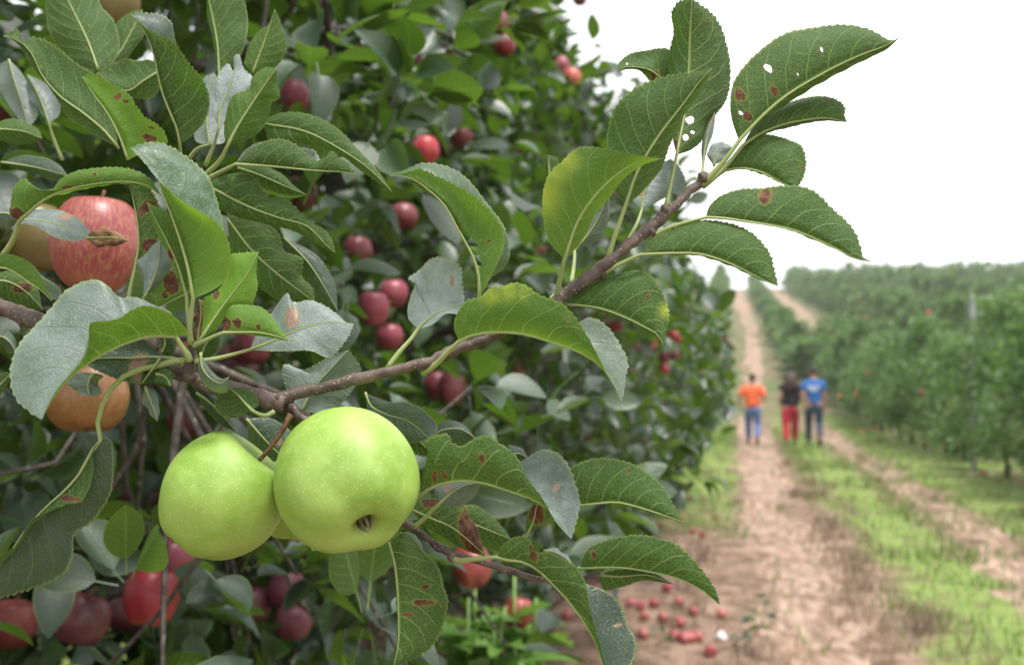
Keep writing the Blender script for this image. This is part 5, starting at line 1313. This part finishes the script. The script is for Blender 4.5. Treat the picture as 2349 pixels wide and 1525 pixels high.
# pale scrap on the soil
p, d = ground_at(1652, 1462)
r8 = np.random.default_rng(4); U, Vv = np.meshgrid(np.linspace(-1, 1, 9), np.linspace(-1, 1, 7))
Z = 0.016+0.016*np.cos(U*2.1)*np.cos(Vv*1.7)+r8.normal(scale=.003, size=U.shape)
i_ = np.arange(63).reshape(7, 9)
q_ = np.stack([i_[:-1, :-1], i_[:-1, 1:], i_[1:, 1:], i_[1:, :-1]], -1).reshape(-1, 4)
sc_o = ob('pale_scrap', mk('pale_scrap', np.stack([U*np.sqrt(1-Vv**2/2)*.042*(1+.18*np.sin(Vv*4+U*3)), Vv*np.sqrt(1-U**2/2)*.036*(1+.15*np.cos(U*4)), Z*1.5*(1.05-.5*(U**2+Vv**2))+.002], -1).reshape(-1, 3), q_, simple('pale_paper', (0.72, 0.70, 0.68), .8)), loc=(p[0], p[1], float(gz(p[0], p[1]))-.002))
sc_o.modifiers.new('thickness', 'SOLIDIFY').thickness = .003
tag(sc_o, 'small white scrap lying on the soil right of the windfalls', 'litter')

# ------------------------------------------------------------------ weed and young shoots on the ground
M_WEED = far_material('weed_leaf', (0.085, 0.20, 0.035), (0.16, 0.30, 0.055), (0.24, 0.37, 0.12))
M_WSTEM = simple('weed_stem', (0.20, 0.32, 0.09), .6)
def jagged_leaf(L, W, n=9, curl=.4):
    V, f = [], []
    for i in range(n+1):
        t = i/n; w = W*math.sin(math.pi*min(1, t*.93+.07))**.8*(1.0 if i % 2 else 0.52)
        z = -curl*L*t*t
        V += [(-w, t*L+(.05*L if i % 2 else 0), z+.25*w), (0, t*L, z), (w, t*L+(.05*L if i % 2 else 0), z+.25*w)]
    for i in range(n):
        a = i*3; f += [(a, a+1, a+4, a+3), (a+1, a+2, a+5, a+4)]
    return np.array(V), f
def weed(base, tops, leaves, label, seed):
    r = np.random.default_rng(seed)
    T = thing('thistle_weed', base, label, 'weed')
    for tp in tops:
        P = spline([np.zeros(3), (tp-base)*.5+r.normal(scale=.03, size=3), tp-base], 12)
        V, f = tube(P, np.linspace(.007, .003, 12), 6); ob('stem', mk('stem', V, f, M_WSTEM), T)
        for k in range(leaves):
            t = 0.74+.25*k/leaves
            p = P[int(t*11)]; a = k*2.4+r.uniform(-.4, .4); L = r.uniform(.10, .17)*(1.3-.55*t)
            V, f = jagged_leaf(L, L*.30, 11, r.uniform(.1, .7))
            d = np.array([math.cos(a), math.sin(a), r.uniform(.1, .9)])
            M = frames(d[None], np.array([[0, 0, 1.0]])+r.normal(scale=.3, size=(1, 3)))[0]
            ob('leaf', mk('leaf', V@M.T+p, f, M_WEED, attrs={'rnd': np.full(len(V), r.random())}, smooth=False), T)
b1 = at(1085, 1600, 2.4); b1[2] = float(gz(b1[0], b1[1]))
weed(b1, [at(1180, 1320, 2.4), at(1075, 1370, 2.35), at(1135, 1440, 2.3), at(985, 1480, 2.35), at(1210, 1400, 2.5), at(1120, 1400, 2.5), at(1040, 1420, 2.45), at(1090, 1350, 2.4), at(1230, 1370, 2.45), at(1160, 1390, 2.3), at(1000, 1530, 2.3)], 17, 'bright green thistle like weed with jagged leaves beneath the twig', 3)
def shoot(base, top, label, seed, n=7):
    r = np.random.default_rng(seed)
    T = thing('young_shoot', base, label, 'plant', 'young shoots on the soil')
    P = spline([np.zeros(3), (top-base)*.5+np.array([.03, 0, -.03]), top-base], 10)
    V, f = tube(P, np.linspace(.004, .0015, 10), 5); ob('stem', mk('stem', V, f, M_TRUNK), T)
    for k in range(n):
        p = P[min(9, 3+k)]; a = k*2.4+seed; d = np.array([math.cos(a), math.sin(a), .3]); s = r.uniform(.055, .085)
        M = frames(d[None], np.array([[0, 0, 1.0]])+r.normal(scale=.3, size=(1, 3)))[0]*s
        o = ob('leaf', FOL_ME[k % 5], T)
        o.matrix_local = Matrix([[*M[0], p[0]], [*M[1], p[1]], [*M[2], p[2]], [0, 0, 0, 1]])
g0, _ = ground_at(1690, 1490); shoot(g0, at(1760, 1372, 4.3), 'thin young shoot with a few glossy leaves leaning over the soil', 2)
g0, _ = ground_at(1640, 1500); shoot(g0, at(1735, 1395, 4.5), 'lower young shoot with round pale leaves beside a taller one', 5, 6)
g0, _ = ground_at(1508, 1475); shoot(g0, at(1512, 1428, 5.6), 'tiny green seedling among the windfall apples', 7, 5)

# ------------------------------------------------------------------ three people walking away
SKIN = simple('skin', (0.42, 0.24, 0.17), .55, .35, .08, 20, .05)
def cloth(name, col, var=.15): return simple(name, col, .85, .2, var, 14, .4)
def skinned(name, verts, edges, radii, mat, parent, root=0, sub=2):
    me = bpy.data.meshes.new(name); me.from_pydata([tuple(v) for v in verts], edges, []); me.update()
    me.materials.append(mat)
    o = ob(name, me, parent)
    m = o.modifiers.new('skin', 'SKIN'); m.use_smooth_shade = True
    sk = me.skin_vertices[0].data
    for i, rr in enumerate(radii):
        sk[i].radius = (rr, rr) if not isinstance(rr, tuple) else rr
        sk[i].use_root = (i == root)
    s = o.modifiers.new('smooth', 'SUBSURF'); s.levels = sub; s.render_levels = sub
    return o
def person(loc, rz, h, label, J, shirt, trousers, hair, shoe, female=False, long_sleeve=.55, print_=None, loose=1.0):
    """J: joint positions for a figure 1.75 m tall, y forward"""
    T = thing('person', loc, label, 'person'); T.rotation_euler = (0, 0, rz); T.scale = (h/1.75*1.1, h/1.75, h/1.75)
    V, E, Rr = [], [], []
    def add(p, r, prev=None):
        V.append(p); Rr.append(r)
        if prev is not None: E.append((prev, len(V)-1))
        return len(V)-1
    pel = add((0, 0, .96), (.145, .11)); sp = add((0, .01, 1.14), (.13, .10), pel); ch = add((0, .0, 1.34), (.155, .11), sp)
    nk = add((0, .0, 1.475), .062, ch); n2 = add((0, .015, 1.535), .055, nk); hd = add((0, .03, 1.60), .078, n2); h2 = add((0, .025, 1.675), .088, hd); add((0, .02, 1.725), .055, h2)
    for s in (-1, 1):
        sh, el, wr, hand = J['arm'][s]
        a = add(sh, .058, ch); b = add(tuple((np.array(sh)*.5+np.array(el)*.5)), .047, a); c = add(el, .040, b); d = add(tuple((np.array(el)*.6+np.array(wr)*.4)), .037, c); e = add(wr, .026, d); p = add(hand, (.036, .022), e)
        hv = np.array(hand)-np.array(wr); hv /= np.linalg.norm(hv); sd = np.cross(hv, [1, 0, 0]); sd /= np.linalg.norm(sd)
        for f_, ln in ((-.030, .062), (-.010, .074), (.010, .070), (.028, .055)):
            q = add(tuple(np.array(hand)+sd*f_+hv*.035), .0095, p); q2 = add(tuple(np.array(hand)+sd*f_*1.1+hv*(.035+ln*.5)), .0085, q); add(tuple(np.array(hand)+sd*f_*1.1+hv*(.035+ln)+np.array([-s*.012, 0, 0])), .007, q2)
        t1 = add(tuple(np.array(wr)+hv*.03+sd*.035), .011, e); add(tuple(np.array(wr)+hv*.075+sd*.055), .009, t1)
        hp, kn, an, toe = J['leg'][s]
        a = add(hp, .092, pel); b = add(tuple(np.array(hp)*.5+np.array(kn)*.5), .075, a); c = add(kn, .056, b); d = add(tuple(np.array(kn)*.62+np.array(an)*.38), .056, c); e = add(an, .036, d)
        add(toe, (.038, .028), e)
    skinned('body', V, E, Rr, SKIN, T)
    # face: nose and ears sit on the head
    parts = []
    for (c, r3) in (((0, .118, 1.62), (.012, .02, .02)), ((-.088, .02, 1.63), (.01, .02, .03)), ((.088, .02, 1.63), (.01, .02, .03)), ((-.03, .102, 1.645), (.012, .008, .008)), ((.03, .102, 1.645), (.012, .008, .008)), ((0, .106, 1.575), (.026, .008, .007))):
        u = np.linspace(0, math.pi, 6); w = np.linspace(0, 2*math.pi, 8, endpoint=False)
        vv = np.array([(c[0]+r3[0]*math.sin(a)*math.cos(b), c[1]+r3[1]*math.sin(a)*math.sin(b), c[2]+r3[2]*math.cos(a)) for a in u for b in w])
        ff = [(i*8+j, (i+1)*8+j, (i+1)*8+(j+1) % 8, i*8+(j+1) % 8) for i in range(5) for j in range(8)]
        parts.append((vv, ff))
    Vv, ff = join(parts); ob('face', mk('face', Vv, ff, SKIN), T)
    # shirt with sleeves
    V, E, Rr = [], [], []
    a0 = add((0, 0, .90), (.172*loose, .135*loose)); a1 = add((0, .01, 1.06), (.158*loose, .125*loose), a0); a2 = add((0, .01, 1.20), (.16*loose, .122), a1); a3 = add((0, 0, 1.37), (.172, .125), a2); add((0, 0, 1.485), .078, a3)
    for s in (-1, 1):
        sh, el, wr, hand = J['arm'][s]
        b = add(sh, .078, a3); m = np.array(sh)*(1-long_sleeve*.5)+np.array(el)*long_sleeve*.5; c = add(tuple(m), .074*loose**.5, b)
        add(tuple(np.array(sh)*(1-long_sleeve)+np.array(el)*long_sleeve), .068*loose, c)
    skinned('shirt', V, E, Rr, shirt, T)
    V, E, Rr = [], [], []
    a0 = add((0, 0, .98), (.155, .122)); a1 = add((0, -.005, .88), (.160, .13), a0)
    for s in (-1, 1):
        hp, kn, an, toe = J['leg'][s]
        b = add(tuple(np.array(hp)-[0, 0, .08]), .108*loose**.6, a1); c = add(tuple(np.array(hp)*.5+np.array(kn)*.5), .092*loose**.6, b); d = add(kn, .074*loose**.6, c)
        e = add(tuple(np.array(kn)*.5+np.array(an)*.5), .066*loose**.5, d); add(tuple(np.array(an)+[0, 0, .03]), .058, e)
    skinned('trousers', V, E, Rr, trousers, T)
    for s in (-1, 1):
        hp, kn, an, toe = J['leg'][s]; an, toe = np.array(an), np.array(toe)
        skinned('shoe', [tuple(an-(toe-an)*.25+[0, 0, -.02]), tuple(an*.5+toe*.5+[0, 0, -.022]), tuple(toe+[0, 0, -.004]), tuple(toe+(toe-an)*.25+[0, 0, -.006])], [(0, 1), (1, 2), (2, 3)], [.046, .048, .044, .03], shoe, T)
    # hair
    if female:
        Vh = [(0, .0, 1.735), (0, -.01, 1.67), (0, -.045, 1.58), (0, -.075, 1.47), (0, -.085, 1.36), (0, -.08, 1.28)]; Rh = [.08, .130, .150, .150, .13, .08]
    else:
        Vh = [(0, .03, 1.735), (0, -.005, 1.70), (0, -.025, 1.64), (0, -.03, 1.585)]; Rh = [.068, .095, .082, .05]
    hr = skinned('hair', Vh, [(i, i+1) for i in range(len(Vh)-1)], Rh, hair, T)
    tx = bpy.data.textures.new('hair_lumps', 'CLOUDS'); tx.noise_scale = .035
    dm = hr.modifiers.new('locks', 'DISPLACE'); dm.texture = tx; dm.strength = .05 if female else .015; dm.mid_level = .5
    if print_:
        fs, vs = [], []
        for row, (zc, half, hh) in enumerate(((1.315, .115, .026), (1.262, .095, .020), (1.225, .05, .010))):
            x = -half; k = 0; rr = random.Random(row)
            while x < half:
                w = rr.uniform(.010, .024)
                # each stroke bends with the back, 4 mm proud of the cloth
                y0 = -0.155 + 0.5*(x*x)*2.2; y1 = -0.155+0.5*((x+w)**2)*2.2
                z0, z1 = zc-hh*rr.uniform(.7, 1), zc+hh*rr.uniform(.7, 1); b = len(vs)
                vs += [(x, y0, z0), (x+w, y1, z0), (x+w, y1, z1), (x, y0, z1), (x, y0-.004, z0), (x+w, y1-.004, z0), (x+w, y1-.004, z1), (x, y0-.004, z1)]
                fs += [(b, b+1, b+2, b+3), (b+7, b+6, b+5, b+4), (b, b+4, b+5, b+1), (b+1, b+5, b+6, b+2), (b+2, b+6, b+7, b+3), (b+3, b+7, b+4, b)]
                x += w+rr.uniform(.005, .012)
        pr = ob('back_print', mk('back_print', np.array(vs), fs, print_, smooth=False), T)
    return T
def joints(step, arms):
    s = step
    return {'arm': arms, 'leg': {-1: ((-.09, 0, .90), (-.10, .05+.10*s, .50), (-.10, -.03+.20*s, .085), (-.105, .10+.20*s, .045)), 1: ((.09, 0, .90), (.10, .05-.06*s, .50), (.10, -.09-.26*s, .15+.05*s), (.105, .0-.26*s, .06))}}
swing = {-1: ((-.165, 0, 1.395), (-.205, -.06, 1.14), (-.215, -.02, .90), (-.21, .01, .82)), 1: ((.165, 0, 1.395), (.205, .02, 1.14), (.212, .08, .90), (.208, .11, .82))}
held = {-1: ((-.168, 0, 1.395), (-.27, -.03, 1.17), (-.30, .10, .99), (-.27, .16, .94)), 1: ((.168, 0, 1.395), (.27, -.02, 1.15), (.19, .20, 1.05), (.12, .25, 1.04))}
close = {-1: ((-.165, 0, 1.39), (-.215, -.06, 1.14), (-.20, .06, .94), (-.19, .10, .87)), 1: ((.165, 0, 1.39), (.235, .0, 1.15), (.17, .17, 1.02), (.10, .22, 1.0))}
DARKHAIR = simple('dark_hair', (0.022, 0.014, 0.011), .5, .4, .5, 60, .6)
BROWNHAIR = simple('brown_hair', (0.055, 0.030, 0.022), .5, .4, .5, 50, .8)
LEATHER = simple('shoe_leather', (0.05, 0.04, 0.035), .6)
def at_ground(px, py):
    p, d = ground_at(px, py); return np.array([p[0], p[1], float(gz(p[0], p[1]))+.012])
W1, W2, W3 = at_ground(1727, 1018), at_ground(1814, 1024), at_ground(1868, 1026)
person(W1, -.05, 1.66, 'walker in a bright orange shirt and blue jeans, arms bent in front', joints(.8, held), cloth('orange_shirt', (0.78, 0.145, 0.055), .1), cloth('blue_jeans', (0.10, 0.16, 0.33)), DARKHAIR, LEATHER, long_sleeve=.95, loose=1.12)
person(W2, .05, 1.66, 'walker with long curly brown hair, black top and red trousers', joints(-.8, close), cloth('black_top', (0.018, 0.017, 0.02)), cloth('red_trousers', (0.42, 0.025, 0.05)), BROWNHAIR, LEATHER, female=True, long_sleeve=.45, loose=1.3)
person(W3, -.03, 1.76, 'tall walker in a blue shirt with white print on the back and dark trousers', joints(1, swing), cloth('blue_shirt', (0.035, 0.13, 0.40), .1), cloth('dark_trousers', (0.035, 0.055, 0.085)), DARKHAIR, LEATHER, long_sleeve=.75, print_=cloth('white_print', (0.7, 0.72, 0.75)))

# ------------------------------------------------------------------ moist air over the orchard
m, nt = newmat('haze'); g = G(nt)
v = g.n('ShaderNodeVolumePrincipled'); v.inputs['Color'].default_value = (0.97, 0.98, 1.0, 1); v.inputs['Density'].default_value = HAZE; v.inputs['Anisotropy'].default_value = 0.2
o_ = g.n('ShaderNodeOutputMaterial'); nt.links.new(v.outputs[0], o_.inputs['Volume'])
x0, x1, y0, y1, z0, z1 = -1510, 1510, -310, 2510, -1.3, 24.0
hv = [(x, y, z) for z in (z0, z1) for y in (y0, y1) for x in (x0, x1)]
ob('haze', mk('haze', np.array(hv, float), [(0, 2, 3, 1), (4, 5, 7, 6), (0, 1, 5, 4), (2, 6, 7, 3), (0, 4, 6, 2), (1, 3, 7, 5)], m, smooth=False), kind='stuff')
